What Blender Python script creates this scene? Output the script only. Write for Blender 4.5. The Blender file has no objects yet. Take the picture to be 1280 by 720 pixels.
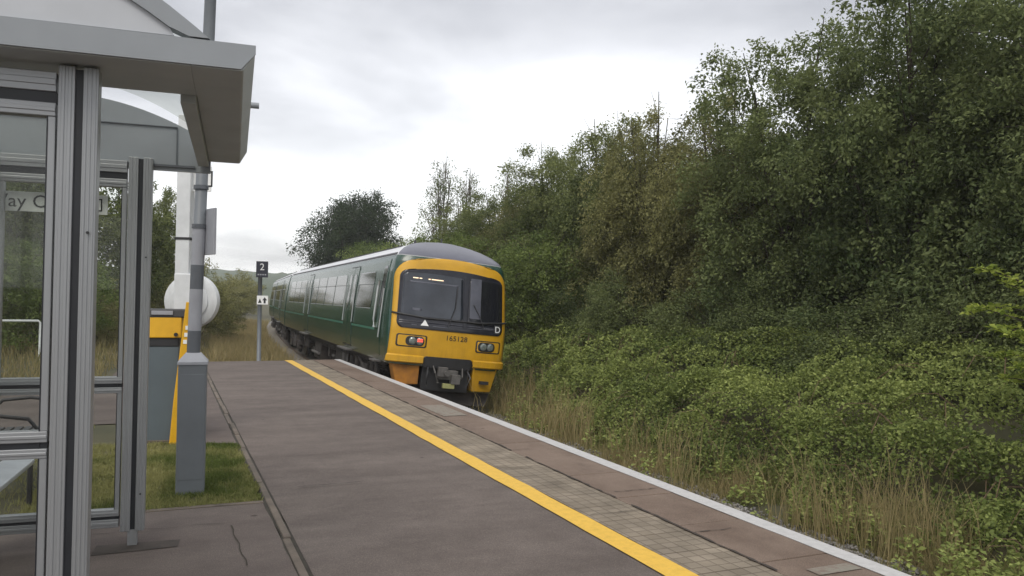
import bpy, math, random
import numpy as np
from mathutils import Vector, Matrix, noise
R = math.radians
random.seed(7)
rng = np.random.default_rng(11)
scene = bpy.context.scene
COL = scene.collection
# ------------------------------------------------------------------ camera
EYE = 1.705
cam_d = bpy.data.cameras.new('camera')
cam_d.sensor_width = 36.0
cam_d.lens = 36.0 * 1000.0 / 1280.0
cam_d.clip_start = 0.05
cam_d.clip_end = 6000
cam = bpy.data.objects.new('camera', cam_d)
COL.objects.link(cam)
cam.matrix_world = (Matrix.Translation((0, 0, EYE)) @ Matrix.Rotation(R(-23.3), 4, 'Z')
                    @ Matrix.Rotation(R(90.85), 4, 'X') @ Matrix.Rotation(R(1.0), 4, 'Z'))
scene.camera = cam
# ------------------------------------------------------------------ sky
SUN_EL, SUN_AZ = 52.0, 215.0       # azimuth clockwise from +Y
world = bpy.data.worlds.new('World')
scene.world = world
world.use_nodes = True
nt = world.node_tree
N, L = nt.nodes, nt.links
N.clear()
wout = N.new('ShaderNodeOutputWorld')
sky = N.new('ShaderNodeTexSky')
sky.sky_type = 'NISHITA'
sky.sun_disc = False
sky.sun_elevation = R(SUN_EL)
sky.sun_rotation = R(SUN_AZ)
sky.air_density = 1.0
sky.dust_density = 3.0
bg1 = N.new('ShaderNodeBackground')
bg1.inputs['Strength'].default_value = 0.03
L.new(sky.outputs[0], bg1.inputs[0])
tc = N.new('ShaderNodeTexCoord')
sep = N.new('ShaderNodeSeparateXYZ')
L.new(tc.outputs['Generated'], sep.inputs[0])
def wm(op, a, b=None, c=None, clamp=False):
    n = N.new('ShaderNodeMath'); n.operation = op; n.use_clamp = clamp
    for i, v in enumerate((a, b, c)):
        if v is None: continue
        if isinstance(v, (int, float)): n.inputs[i].default_value = v
        else: L.new(v, n.inputs[i])
    return n.outputs[0]
zc = wm('MAXIMUM', sep.outputs[2], 0.0)
den = wm('ADD', zc, 0.16)
cx_ = wm('DIVIDE', sep.outputs[0], den)
cy_ = wm('DIVIDE', sep.outputs[1], den)
comb = N.new('ShaderNodeCombineXYZ')
L.new(cx_, comb.inputs[0]); L.new(cy_, comb.inputs[1])
n1 = N.new('ShaderNodeTexNoise'); n1.inputs['Scale'].default_value = 0.85
n1.inputs['Detail'].default_value = 6; n1.inputs['Roughness'].default_value = 0.5
n1.inputs['Distortion'].default_value = 0.25
mpw = N.new('ShaderNodeMapping'); mpw.inputs['Location'].default_value = (3.1, 1.7, 0)
L.new(comb.outputs[0], mpw.inputs[0]); L.new(mpw.outputs[0], n1.inputs[0])
# cloud deck: darker grey bellies, brighter thin places, brighter low down
bd_ = wm('MULTIPLY_ADD', zc, 1 / 0.12, -0.40 / 0.12)
bd_ = wm('MULTIPLY', bd_, bd_)
bd_ = wm('MULTIPLY', bd_, -1.0)
bd_ = wm('EXPONENT', bd_)
alt = wm('MULTIPLY_ADD', bd_, -0.62, 0.84)
dens = wm('MULTIPLY_ADD', n1.outputs[0], 3.0, -1.5)
val = wm('ADD', alt, dens, clamp=True)
ramp = N.new('ShaderNodeValToRGB')
ramp.color_ramp.elements[0].position = 0.0
ramp.color_ramp.elements[0].color = (0.42, 0.415, 0.425, 1)
ramp.color_ramp.elements[1].position = 1.0
ramp.color_ramp.elements[1].color = (1.0, 0.995, 0.99, 1)
e = ramp.color_ramp.elements.new(0.55); e.color = (0.72, 0.715, 0.725, 1)
L.new(val, ramp.inputs[0])
bg2 = N.new('ShaderNodeBackground')
bg2.inputs['Strength'].default_value = 1.08
L.new(ramp.outputs[0], bg2.inputs[0])
addw = N.new('ShaderNodeAddShader')
L.new(bg1.outputs[0], addw.inputs[0]); L.new(bg2.outputs[0], addw.inputs[1])
L.new(addw.outputs[0], wout.inputs[0])
# ------------------------------------------------------------------ sun behind cloud
sd = bpy.data.lights.new('sun', 'SUN')
sd.energy = 1.3
sd.angle = R(25)
sd.color = (1.0, 0.95, 0.86)
sun = bpy.data.objects.new('sun', sd)
COL.objects.link(sun)
sdir = Vector((math.sin(R(SUN_AZ)) * math.cos(R(SUN_EL)), math.cos(R(SUN_AZ)) * math.cos(R(SUN_EL)), math.sin(R(SUN_EL))))
sun.rotation_euler = sdir.to_track_quat('Z', 'Y').to_euler()
sun.location = (0, 0, 30)
vs = scene.view_settings
vs.view_transform = 'Standard'; vs.look = 'None'; vs.gamma = 1; vs.use_curve_mapping = False
vs.exposure = 0.15
scene.render.engine = 'CYCLES'
scene.cycles.max_bounces = 6; scene.cycles.diffuse_bounces = 3; scene.cycles.glossy_bounces = 3; scene.cycles.volume_bounces = 1; scene.cycles.transparent_max_bounces = 12
# ------------------------------------------------------------------ materials
def mat(name, col, rough=0.6, metal=0.0, var=0.15, scale=4.0, bump=0.0, bscale=60.0, spec=0.5, col2=None,
        coat=0.0, detail=5, fac=None, stretch=None):
    m = bpy.data.materials.new(name); m.use_nodes = True
    t = m.node_tree; n = t.nodes; l = t.links
    b = n['Principled BSDF']
    b.inputs['Roughness'].default_value = rough
    b.inputs['Metallic'].default_value = metal
    b.inputs['Specular IOR Level'].default_value = spec
    b.inputs['Coat Weight'].default_value = coat
    tcn = n.new('ShaderNodeTexCoord')
    mp = n.new('ShaderNodeMapping')
    if stretch: mp.inputs['Scale'].default_value = stretch
    l.new(tcn.outputs['Object'], mp.inputs[0])
    nz = n.new('ShaderNodeTexNoise'); nz.inputs['Scale'].default_value = scale
    nz.inputs['Detail'].default_value = detail; nz.inputs['Roughness'].default_value = 0.62
    l.new(mp.outputs[0], nz.inputs[0])
    rp = n.new('ShaderNodeValToRGB')
    lo = tuple(c * (1 - var) for c in col) if col2 is None else col
    hi = tuple(min(1, c * (1 + var)) for c in col) if col2 is None else col2
    rp.color_ramp.elements[0].position = 0.32; rp.color_ramp.elements[0].color = (*lo, 1)
    rp.color_ramp.elements[1].position = 0.68; rp.color_ramp.elements[1].color = (*hi, 1)
    l.new(nz.outputs[0], rp.inputs[0])
    l.new(rp.outputs[0], b.inputs['Base Color'])
    if bump:
        n2 = n.new('ShaderNodeTexNoise'); n2.inputs['Scale'].default_value = bscale; n2.inputs['Detail'].default_value = 3
        l.new(mp.outputs[0], n2.inputs[0])
        bp = n.new('ShaderNodeBump'); bp.inputs['Strength'].default_value = bump; bp.inputs['Distance'].default_value = 0.01
        l.new(n2.outputs[0], bp.inputs['Height']); l.new(bp.outputs[0], b.inputs['Normal'])
    return m
def glass_mat(name, tint, refl=0.10, rough=0.02):
    m = bpy.data.materials.new(name); m.use_nodes = True
    t = m.node_tree; n = t.nodes; l = t.links; n.clear()
    o = n.new('ShaderNodeOutputMaterial'); tr = n.new('ShaderNodeBsdfTransparent'); gl = n.new('ShaderNodeBsdfGlossy')
    gl.inputs['Roughness'].default_value = rough
    nz = n.new('ShaderNodeTexNoise'); nz.inputs['Scale'].default_value = 3.0; nz.inputs['Detail'].default_value = 6
    tcn = n.new('ShaderNodeTexCoord'); l.new(tcn.outputs['Object'], nz.inputs[0])
    rp = n.new('ShaderNodeValToRGB')
    rp.color_ramp.elements[0].color = (*[c * 0.93 for c in tint], 1); rp.color_ramp.elements[1].color = (*tint, 1)
    l.new(nz.outputs[0], rp.inputs[0]); l.new(rp.outputs[0], tr.inputs[0])
    mx = n.new('ShaderNodeMixShader'); mx.inputs[0].default_value = refl
    l.new(tr.outputs[0], mx.inputs[1]); l.new(gl.outputs[0], mx.inputs[2]); l.new(mx.outputs[0], o.inputs[0])
    return m
def leaf_mat(name, ca, cb, rough=0.65, trans=0.35, spec=0.15):
    m = bpy.data.materials.new(name); m.use_nodes = True
    t = m.node_tree; n = t.nodes; l = t.links
    b = n['Principled BSDF']; b.inputs['Roughness'].default_value = rough
    b.inputs['Specular IOR Level'].default_value = spec
    at = n.new('ShaderNodeAttribute'); at.attribute_name = 'tint'
    oi = n.new('ShaderNodeObjectInfo')
    ma = n.new('ShaderNodeMath'); ma.operation = 'MULTIPLY_ADD'
    ma.inputs[1].default_value = 0.3; l.new(oi.outputs['Random'], ma.inputs[0]); l.new(at.outputs['Fac'], ma.inputs[2])
    rp = n.new('ShaderNodeValToRGB')
    rp.color_ramp.elements[0].position = 0.1; rp.color_ramp.elements[0].color = (*ca, 1)
    rp.color_ramp.elements[1].position = 1.1 if False else 1.0; rp.color_ramp.elements[1].color = (*cb, 1)
    l.new(ma.outputs[0], rp.inputs[0]); l.new(rp.outputs[0], b.inputs['Base Color'])
    tr = n.new('ShaderNodeBsdfTranslucent'); l.new(rp.outputs[0], tr.inputs[0])
    mx = n.new('ShaderNodeMixShader'); mx.inputs[0].default_value = trans
    l.new(b.outputs[0], mx.inputs[1]); l.new(tr.outputs[0], mx.inputs[2])
    l.new(mx.outputs[0], n['Material Output'].inputs[0])
    return m
def emis(name, col, s):
    m = bpy.data.materials.new(name); m.use_nodes = True
    b = m.node_tree.nodes['Principled BSDF']
    b.inputs['Base Color'].default_value = (*col, 1); b.inputs['Emission Color'].default_value = (*col, 1)
    b.inputs['Emission Strength'].default_value = s
    return m
M = {}
M['soil'] = mat('soil', (0.045, 0.046, 0.022), 0.95, var=0.3, scale=0.7, bump=0.6, bscale=8, col2=(0.085, 0.075, 0.036))
M['alu'] = mat('brushed_aluminium', (0.29, 0.30, 0.31), 0.40, 0.45, var=0.03, scale=3, spec=0.5, stretch=(6, 6, 0.7))
M['alu_rail'] = mat('aluminium_rail', (0.29, 0.30, 0.31), 0.40, 0.45, var=0.03, scale=3, stretch=(0.7, 6, 6))
M['roof_grey'] = mat('grey_powder_coat', (0.25, 0.27, 0.29), 0.5, 0.0, var=0.06, scale=3)
M['soffit'] = mat('soffit_grey', (0.40, 0.43, 0.43), 0.55, 0.0, var=0.08, scale=3)
M['rubber'] = mat('black_rubber', (0.012, 0.014, 0.018), 0.5, var=0.2)
M['white_metal'] = mat('white_paint', (0.62, 0.64, 0.65), 0.45, var=0.08, scale=5)
M['seat_metal'] = mat('galvanised_seat', (0.55, 0.57, 0.6), 0.35, 0.5, var=0.1, scale=12)
M['glass'] = glass_mat('shelter_glass', (0.955, 0.965, 0.955), 0.02)
M['poly'] = glass_mat('roof_polycarbonate', (0.93, 0.94, 0.92), 0.05, 0.3)
M['gable_infill'] = mat('gable_infill_panel', (0.44, 0.46, 0.49), 0.5, var=0.05)
M['grey_paint'] = mat('grey_column_paint', (0.135, 0.15, 0.165), 0.5, var=0.10, scale=2.5, col2=None)
M['grey_light'] = mat('pale_grey_paint', (0.30, 0.31, 0.34), 0.5, var=0.10, scale=4)
M['dark_band'] = mat('dark_grey_band', (0.10, 0.11, 0.125), 0.5, var=0.1)
M['cabinet'] = mat('cabinet_grey', (0.10, 0.125, 0.14), 0.5, var=0.1, scale=2)
M['yellow_paint'] = mat('yellow_paint', (0.66, 0.36, 0.010), 0.45, var=0.1, scale=4)
M['black'] = mat('black_plastic', (0.02, 0.02, 0.022), 0.5, var=0.2)
M['text_black'] = mat('black_lettering', (0.012, 0.012, 0.014), 0.6, var=0.1)
M['text_white'] = mat('white_lettering', (0.72, 0.73, 0.74), 0.6, var=0.05)
M['sign_white'] = mat('white_sign_face', (0.80, 0.81, 0.80), 0.5, var=0.05)
M['sign_navy'] = mat('dark_sign_face', (0.02, 0.022, 0.035), 0.45, var=0.1)
M['dark_metal'] = mat('dark_metal', (0.03, 0.03, 0.033), 0.45, 0.3, var=0.2)
M['grime'] = mat('dirty_underframe', (0.022, 0.02, 0.018), 0.8, var=0.4, scale=5, col2=(0.06, 0.05, 0.045))
M['grime_light'] = mat('dusty_equipment', (0.10, 0.095, 0.09), 0.7, var=0.3, scale=5)
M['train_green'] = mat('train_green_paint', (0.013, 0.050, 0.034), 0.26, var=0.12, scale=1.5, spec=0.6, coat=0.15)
def train_green():  # browner low down: dirt plus reflection of grass and platform mixed into the colour
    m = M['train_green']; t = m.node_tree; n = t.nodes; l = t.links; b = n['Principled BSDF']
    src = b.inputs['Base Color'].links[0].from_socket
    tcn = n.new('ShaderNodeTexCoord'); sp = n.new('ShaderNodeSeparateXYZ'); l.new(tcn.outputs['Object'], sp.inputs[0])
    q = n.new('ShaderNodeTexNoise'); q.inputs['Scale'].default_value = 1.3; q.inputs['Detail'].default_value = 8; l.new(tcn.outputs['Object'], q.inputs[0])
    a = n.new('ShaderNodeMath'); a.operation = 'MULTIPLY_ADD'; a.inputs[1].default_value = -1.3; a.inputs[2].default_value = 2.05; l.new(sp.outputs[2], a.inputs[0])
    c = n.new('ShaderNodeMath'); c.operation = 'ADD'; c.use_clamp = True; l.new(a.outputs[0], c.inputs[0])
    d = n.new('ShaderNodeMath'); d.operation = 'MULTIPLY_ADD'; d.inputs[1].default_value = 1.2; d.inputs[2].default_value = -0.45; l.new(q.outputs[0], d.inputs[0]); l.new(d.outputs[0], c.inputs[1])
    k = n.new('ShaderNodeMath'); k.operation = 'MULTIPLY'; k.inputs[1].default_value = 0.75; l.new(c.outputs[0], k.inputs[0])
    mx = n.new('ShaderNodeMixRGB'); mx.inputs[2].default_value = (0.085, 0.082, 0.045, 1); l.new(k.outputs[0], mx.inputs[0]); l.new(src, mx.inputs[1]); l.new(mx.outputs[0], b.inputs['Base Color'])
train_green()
M['train_stripe'] = mat('train_pale_green_stripe', (0.05, 0.17, 0.12), 0.3, var=0.1)
M['train_yellow'] = mat('train_yellow_paint', (0.56, 0.305, 0.010), 0.42, var=0.10, scale=2.5, coat=0.15)
M['train_yellow_dirty'] = mat('dirty_orange_paint', (0.22, 0.09, 0.015), 0.7, var=0.5, scale=4, col2=(0.42, 0.17, 0.015))
M['train_roof'] = mat('train_roof_paint', (0.60, 0.61, 0.63), 0.32, var=0.08, scale=1.5, stretch=(4, 0.4, 4))
M['train_dome'] = mat('train_dome_paint', (0.11, 0.115, 0.145), 0.35, var=0.10, scale=3)
M['roof_dark'] = mat('roof_equipment', (0.05, 0.05, 0.055), 0.6, var=0.2)
M['win_glass'] = mat('train_side_window_glass', (0.010, 0.014, 0.014), 0.08, var=0.2, spec=0.7)
M['win_frame'] = mat('window_bar_silver', (0.45, 0.47, 0.47), 0.35, 0.4, var=0.1)
M['screen_black'] = mat('windscreen_surround', (0.016, 0.017, 0.024), 0.16, var=0.2, spec=0.5)
M['screen_glass'] = mat('windscreen_glass', (0.028, 0.034, 0.045), 0.07, var=0.35, scale=1.6, spec=0.8)  # blue-grey of the left pane: sky and tree reflection put into the colour
M['screen_dark'] = mat('windscreen_glass_dark', (0.010, 0.011, 0.015), 0.07, var=0.2, spec=0.7)
M['screen_pale'] = mat('reflection_and_blind', (0.09, 0.095, 0.12), 0.25, var=0.2, scale=3)
M['lamp_glass'] = mat('lamp_lens', (0.20, 0.23, 0.22), 0.12, 0.3, var=0.3, scale=20)
M['lamp_red'] = emis('tail_lamp_lit', (1.0, 0.10, 0.06), 0.9)
M['display'] = emis('destination_display_lit', (1.0, 0.75, 0.5), 0.8)
M['bellows'] = mat('gangway_rubber', (0.012, 0.012, 0.014), 0.8, var=0.2)
M['rail_steel'] = mat('rail_steel', (0.12, 0.075, 0.05), 0.5, 0.5, var=0.3)
M['sleeper'] = mat('concrete_sleeper', (0.22, 0.20, 0.17), 0.9, var=0.2)
M['stone'] = mat('ballast_stone', (0.09, 0.085, 0.08), 0.9, var=0.3, scale=9, col2=(0.26, 0.245, 0.23))
M['kerb'] = mat('kerb_concrete', (0.075, 0.062, 0.05), 0.9, col2=(0.16, 0.13, 0.105), var=0.3, scale=3, bump=0.5)
M['wall_brick'] = mat('platform_wall', (0.12, 0.085, 0.07), 0.9, var=0.3, scale=3)
M['bark'] = mat('bark', (0.06, 0.048, 0.036), 0.9, var=0.35, scale=6, bump=0.8, bscale=14, stretch=(3, 3, 0.6))
M['twig'] = mat('pale_twig', (0.12, 0.10, 0.08), 0.9, var=0.3)
M['leaf_mid'] = leaf_mat('leaf_mid_green', (0.068, 0.094, 0.032), (0.235, 0.262, 0.100))
M['leaf_dark'] = leaf_mat('leaf_dark_green', (0.062, 0.090, 0.036), (0.205, 0.240, 0.096))
M['leaf_olive'] = leaf_mat('leaf_olive', (0.092, 0.100, 0.036), (0.300, 0.290, 0.120))
M['leaf_fresh'] = leaf_mat('leaf_fresh', (0.080, 0.120, 0.030), (0.220, 0.270, 0.085))
M['leaf_yellow'] = leaf_mat('leaf_yellow_green', (0.14, 0.20, 0.035), (0.38, 0.43, 0.09), trans=0.4)
M['leaf_bramble'] = leaf_mat('leaf_bramble', (0.085, 0.122, 0.032), (0.350, 0.400, 0.125), trans=0.35)
M['leaf_oak'] = leaf_mat('leaf_oak_dark', (0.024, 0.040, 0.022), (0.065, 0.090, 0.045))
M['dry_grass'] = leaf_mat('dry_grass_blades', (0.100, 0.125, 0.035), (0.340, 0.275, 0.140), rough=0.8, trans=0.3, spec=0.1)
M['lawn'] = leaf_mat('lawn_blades', (0.075, 0.110, 0.022), (0.300, 0.290, 0.115), rough=0.7, trans=0.3, spec=0.15)

def ground_sheet_mat(name, c_dark, c_light, c_stain, rough=0.9, worn=1.0, fine=150.0, long_scale=(0.35, 1.0, 1), stain=(0.05, 0.34), bump=0.35):
    """weathered tarmac: fine aggregate, broad worn patches, scattered dark stains"""
    m = bpy.data.materials.new(name); m.use_nodes = True
    t = m.node_tree; n = t.nodes; l = t.links; b = n['Principled BSDF']
    b.inputs['Roughness'].default_value = rough; b.inputs['Specular IOR Level'].default_value = 0.3
    tcn = n.new('ShaderNodeTexCoord'); mp = n.new('ShaderNodeMapping'); mp.inputs['Scale'].default_value = long_scale
    l.new(tcn.outputs['Object'], mp.inputs[0])
    def nz(sc, det, vec, ro=0.6):
        q = n.new('ShaderNodeTexNoise'); q.inputs['Scale'].default_value = sc; q.inputs['Detail'].default_value = det
        q.inputs['Roughness'].default_value = ro; l.new(vec, q.inputs[0]); return q.outputs[0]
    big = nz(1.4 * worn, 6, mp.outputs[0]); med = nz(3.2, 8, tcn.outputs['Object'], 0.7); fin = nz(fine, 2, tcn.outputs['Object'])
    rp = n.new('ShaderNodeValToRGB')
    rp.color_ramp.elements[0].position = 0.34; rp.color_ramp.elements[0].color = (*c_dark, 1)
    rp.color_ramp.elements[1].position = 0.66; rp.color_ramp.elements[1].color = (*c_light, 1)
    ad = n.new('ShaderNodeMath'); ad.operation = 'MULTIPLY_ADD'; ad.inputs[1].default_value = 0.55
    l.new(med, ad.inputs[0])
    sc2 = n.new('ShaderNodeMath'); sc2.operation = 'MULTIPLY_ADD'; sc2.inputs[1].default_value = 0.75; sc2.inputs[2].default_value = -0.15
    l.new(big, sc2.inputs[0]); l.new(sc2.outputs[0], ad.inputs[2]); l.new(ad.outputs[0], rp.inputs[0])
    st = n.new('ShaderNodeValToRGB'); st.color_ramp.elements[0].position = 0.60; st.color_ramp.elements[1].position = 0.74
    st.color_ramp.elements[0].color = (0, 0, 0, 1); st.color_ramp.elements[1].color = (0.7, 0.7, 0.7, 1)
    l.new(nz(0.9, 7, mp.outputs[0], 0.7), st.inputs[0])
    mx = n.new('ShaderNodeMixRGB'); l.new(st.outputs[0], mx.inputs[0]); l.new(rp.outputs[0], mx.inputs[1]); mx.inputs[2].default_value = (*c_stain, 1)
    fm = n.new('ShaderNodeMixRGB'); fm.blend_type = 'MULTIPLY'; fm.inputs[0].default_value = 0.8
    fr = n.new('ShaderNodeValToRGB'); fr.color_ramp.elements[0].position = 0.3; fr.color_ramp.elements[1].position = 0.7
    fr.color_ramp.elements[0].color = (0.6, 0.6, 0.6, 1); fr.color_ramp.elements[1].color = (1.25, 1.25, 1.25, 1)
    l.new(fin, fr.inputs[0]); l.new(mx.outputs[0], fm.inputs[1]); l.new(fr.outputs[0], fm.inputs[2])
    l.new(fm.outputs[0], b.inputs['Base Color'])
    vo = n.new('ShaderNodeTexVoronoi'); vo.inputs['Scale'].default_value = 75; l.new(tcn.outputs['Object'], vo.inputs[0])
    vr = n.new('ShaderNodeValToRGB'); vr.color_ramp.elements[0].position = 0.10; vr.color_ramp.elements[0].color = (1.55, 1.5, 1.45, 1)
    vr.color_ramp.elements[1].position = 0.34; vr.color_ramp.elements[1].color = (0.94, 0.94, 0.94, 1); l.new(vo.outputs['Distance'], vr.inputs[0])
    vm = n.new('ShaderNodeMixRGB'); vm.blend_type = 'MULTIPLY'; vm.inputs[0].default_value = 0.75; l.new(fm.outputs[0], vm.inputs[1]); l.new(vr.outputs[0], vm.inputs[2])
    v2 = n.new('ShaderNodeTexVoronoi'); v2.inputs['Scale'].default_value = 1.7; l.new(tcn.outputs['Object'], v2.inputs[0])
    r2 = n.new('ShaderNodeValToRGB'); r2.color_ramp.elements[0].position = 0.035; r2.color_ramp.elements[0].color = (0.45, 0.43, 0.42, 1)
    r2.color_ramp.elements[1].position = 0.055; r2.color_ramp.elements[1].color = (1, 1, 1, 1); l.new(v2.outputs['Distance'], r2.inputs[0])
    v3 = n.new('ShaderNodeMixRGB'); v3.blend_type = 'MULTIPLY'; v3.inputs[0].default_value = 1; l.new(vm.outputs[0], v3.inputs[1]); l.new(r2.outputs[0], v3.inputs[2])
    l.new(v3.outputs[0], b.inputs['Base Color'])
    bp = n.new('ShaderNodeBump'); bp.inputs['Strength'].default_value = bump; bp.inputs['Distance'].default_value = 0.004
    l.new(fin, bp.inputs['Height']); l.new(bp.outputs[0], b.inputs['Normal'])
    return m
M['tarmac'] = ground_sheet_mat('platform_tarmac', (0.100, 0.082, 0.073), (0.158, 0.132, 0.118), (0.074, 0.060, 0.053))
M['tarmac2'] = ground_sheet_mat('path_tarmac', (0.092, 0.074, 0.067), (0.142, 0.117, 0.105), (0.066, 0.053, 0.047))
M['coping'] = ground_sheet_mat('coping_slab', (0.135, 0.098, 0.076), (0.205, 0.155, 0.123), (0.085, 0.063, 0.052), long_scale=(1, 0.5, 1))
def grime_low(key, col, k0, z0):
    """real dirt: vertical streaks, heavier low down on the object"""
    m = M[key]; t = m.node_tree; n = t.nodes; l = t.links; b = n['Principled BSDF']
    src = b.inputs['Base Color'].links[0].from_socket
    tcn = n.new('ShaderNodeTexCoord'); mp = n.new('ShaderNodeMapping'); mp.inputs['Scale'].default_value = (6, 6, .8); l.new(tcn.outputs['Object'], mp.inputs[0])
    q = n.new('ShaderNodeTexNoise'); q.inputs['Scale'].default_value = 1.6; q.inputs['Detail'].default_value = 9; q.inputs['Roughness'].default_value = .7; l.new(mp.outputs[0], q.inputs[0])
    sp = n.new('ShaderNodeSeparateXYZ'); l.new(tcn.outputs['Object'], sp.inputs[0])
    a = n.new('ShaderNodeMath'); a.operation = 'MULTIPLY_ADD'; a.inputs[1].default_value = -1.0; a.inputs[2].default_value = z0; a.use_clamp = True; l.new(sp.outputs[2], a.inputs[0])
    c = n.new('ShaderNodeMath'); c.operation = 'MULTIPLY_ADD'; c.inputs[1].default_value = 1.9; l.new(q.outputs[0], c.inputs[0]); l.new(a.outputs[0], c.inputs[2])
    d = n.new('ShaderNodeMath'); d.operation = 'SUBTRACT'; d.inputs[1].default_value = 1.25; d.use_clamp = True; l.new(c.outputs[0], d.inputs[0])
    k = n.new('ShaderNodeMath'); k.operation = 'MULTIPLY'; k.inputs[1].default_value = k0; l.new(d.outputs[0], k.inputs[0])
    mx = n.new('ShaderNodeMixRGB'); mx.inputs[2].default_value = (*col, 1); l.new(k.outputs[0], mx.inputs[0]); l.new(src, mx.inputs[1]); l.new(mx.outputs[0], b.inputs['Base Color'])
grime_low('train_yellow', (0.17, 0.09, 0.02), 0.4, 1.75)
for kk in ('alu', 'cabinet', 'grey_paint', 'white_metal'):
    grime_low(kk, (0.11, 0.10, 0.085), 0.45, 0.45)
def paint_mat(name, col, under, wear=0.62):
    m = bpy.data.materials.new(name); m.use_nodes = True
    t = m.node_tree; n = t.nodes; l = t.links; b = n['Principled BSDF']; b.inputs['Roughness'].default_value = 0.7
    tcn = n.new('ShaderNodeTexCoord')
    q = n.new('ShaderNodeTexNoise'); q.inputs['Scale'].default_value = 14; q.inputs['Detail'].default_value = 8; q.inputs['Roughness'].default_value = 0.75
    l.new(tcn.outputs['Object'], q.inputs[0])
    rp = n.new('ShaderNodeValToRGB')
    rp.color_ramp.elements[0].position = wear; rp.color_ramp.elements[0].color = (*col, 1)
    rp.color_ramp.elements[1].position = wear + 0.12; rp.color_ramp.elements[1].color = (*under, 1)
    e = rp.color_ramp.elements.new(0.35); e.color = (*[c * 0.82 for c in col], 1)
    l.new(q.outputs[0], rp.inputs[0]); l.new(rp.outputs[0], b.inputs['Base Color'])
    return m
M['line_yellow'] = paint_mat('worn_yellow_line', (0.68, 0.42, 0.055), (0.26, 0.19, 0.09), 0.61)
M['line_white'] = paint_mat('worn_white_line', (0.46, 0.455, 0.45), (0.24, 0.21, 0.19), 0.60)
M['faint'] = paint_mat('faded_marking', (0.20, 0.185, 0.15), (0.16, 0.12, 0.095), 0.46)
def paver_mat():
    m = bpy.data.materials.new('block_pavers'); m.use_nodes = True
    t = m.node_tree; n = t.nodes; l = t.links; b = n['Principled BSDF']; b.inputs['Roughness'].default_value = 0.9
    tcn = n.new('ShaderNodeTexCoord')
    br = n.new('ShaderNodeTexBrick'); br.offset = 0.0; br.inputs['Scale'].default_value = 1
    br.inputs['Brick Width'].default_value = 0.104; br.inputs['Row Height'].default_value = 0.104
    br.inputs['Mortar Size'].default_value = 0.006; br.inputs['Mortar Smooth'].default_value = 0.3
    br.inputs['Color1'].default_value = (0.215, 0.182, 0.138, 1); br.inputs['Color2'].default_value = (0.262, 0.225, 0.175, 1)
    br.inputs['Mortar'].default_value = (0.155, 0.128, 0.098, 1)
    l.new(tcn.outputs['Object'], br.inputs[0])
    b2 = n.new('ShaderNodeTexBrick'); b2.offset = 0.0; b2.inputs['Scale'].default_value = 1
    b2.inputs['Brick Width'].default_value = 3.0; b2.inputs['Row Height'].default_value = 0.416; b2.inputs['Mortar Size'].default_value = 0.007
    b2.inputs['Color1'].default_value = (1, 1, 1, 1); b2.inputs['Color2'].default_value = (0.86, 0.86, 0.86, 1); b2.inputs['Mortar'].default_value = (0.62, 0.58, 0.55, 1)
    l.new(tcn.outputs['Object'], b2.inputs[0])
    m0 = n.new('ShaderNodeMixRGB'); m0.blend_type = 'MULTIPLY'; m0.inputs[0].default_value = 1; l.new(br.outputs[0], m0.inputs[1]); l.new(b2.outputs[0], m0.inputs[2])
    q = n.new('ShaderNodeTexNoise'); q.inputs['Scale'].default_value = 2.5; q.inputs['Detail'].default_value = 8; l.new(tcn.outputs['Object'], q.inputs[0])
    rp = n.new('ShaderNodeValToRGB'); rp.color_ramp.elements[0].position = 0.3; rp.color_ramp.elements[0].color = (0.62, 0.6, 0.58, 1)
    rp.color_ramp.elements[1].position = 0.65; rp.color_ramp.elements[1].color = (1.08, 1.06, 1.04, 1)
    l.new(q.outputs[0], rp.inputs[0])
    mx = n.new('ShaderNodeMixRGB'); mx.blend_type = 'MULTIPLY'; mx.inputs[0].default_value = 1
    l.new(m0.outputs[0], mx.inputs[1]); l.new(rp.outputs[0], mx.inputs[2]); l.new(mx.outputs[0], b.inputs['Base Color'])
    bp = n.new('ShaderNodeBump'); bp.inputs['Strength'].default_value = 0.7; bp.inputs['Distance'].default_value = 0.004; bp.invert = True
    l.new(br.outputs['Fac'], bp.inputs['Height']); l.new(bp.outputs[0], b.inputs['Normal'])
    return m
M['pavers'] = paver_mat()
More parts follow.
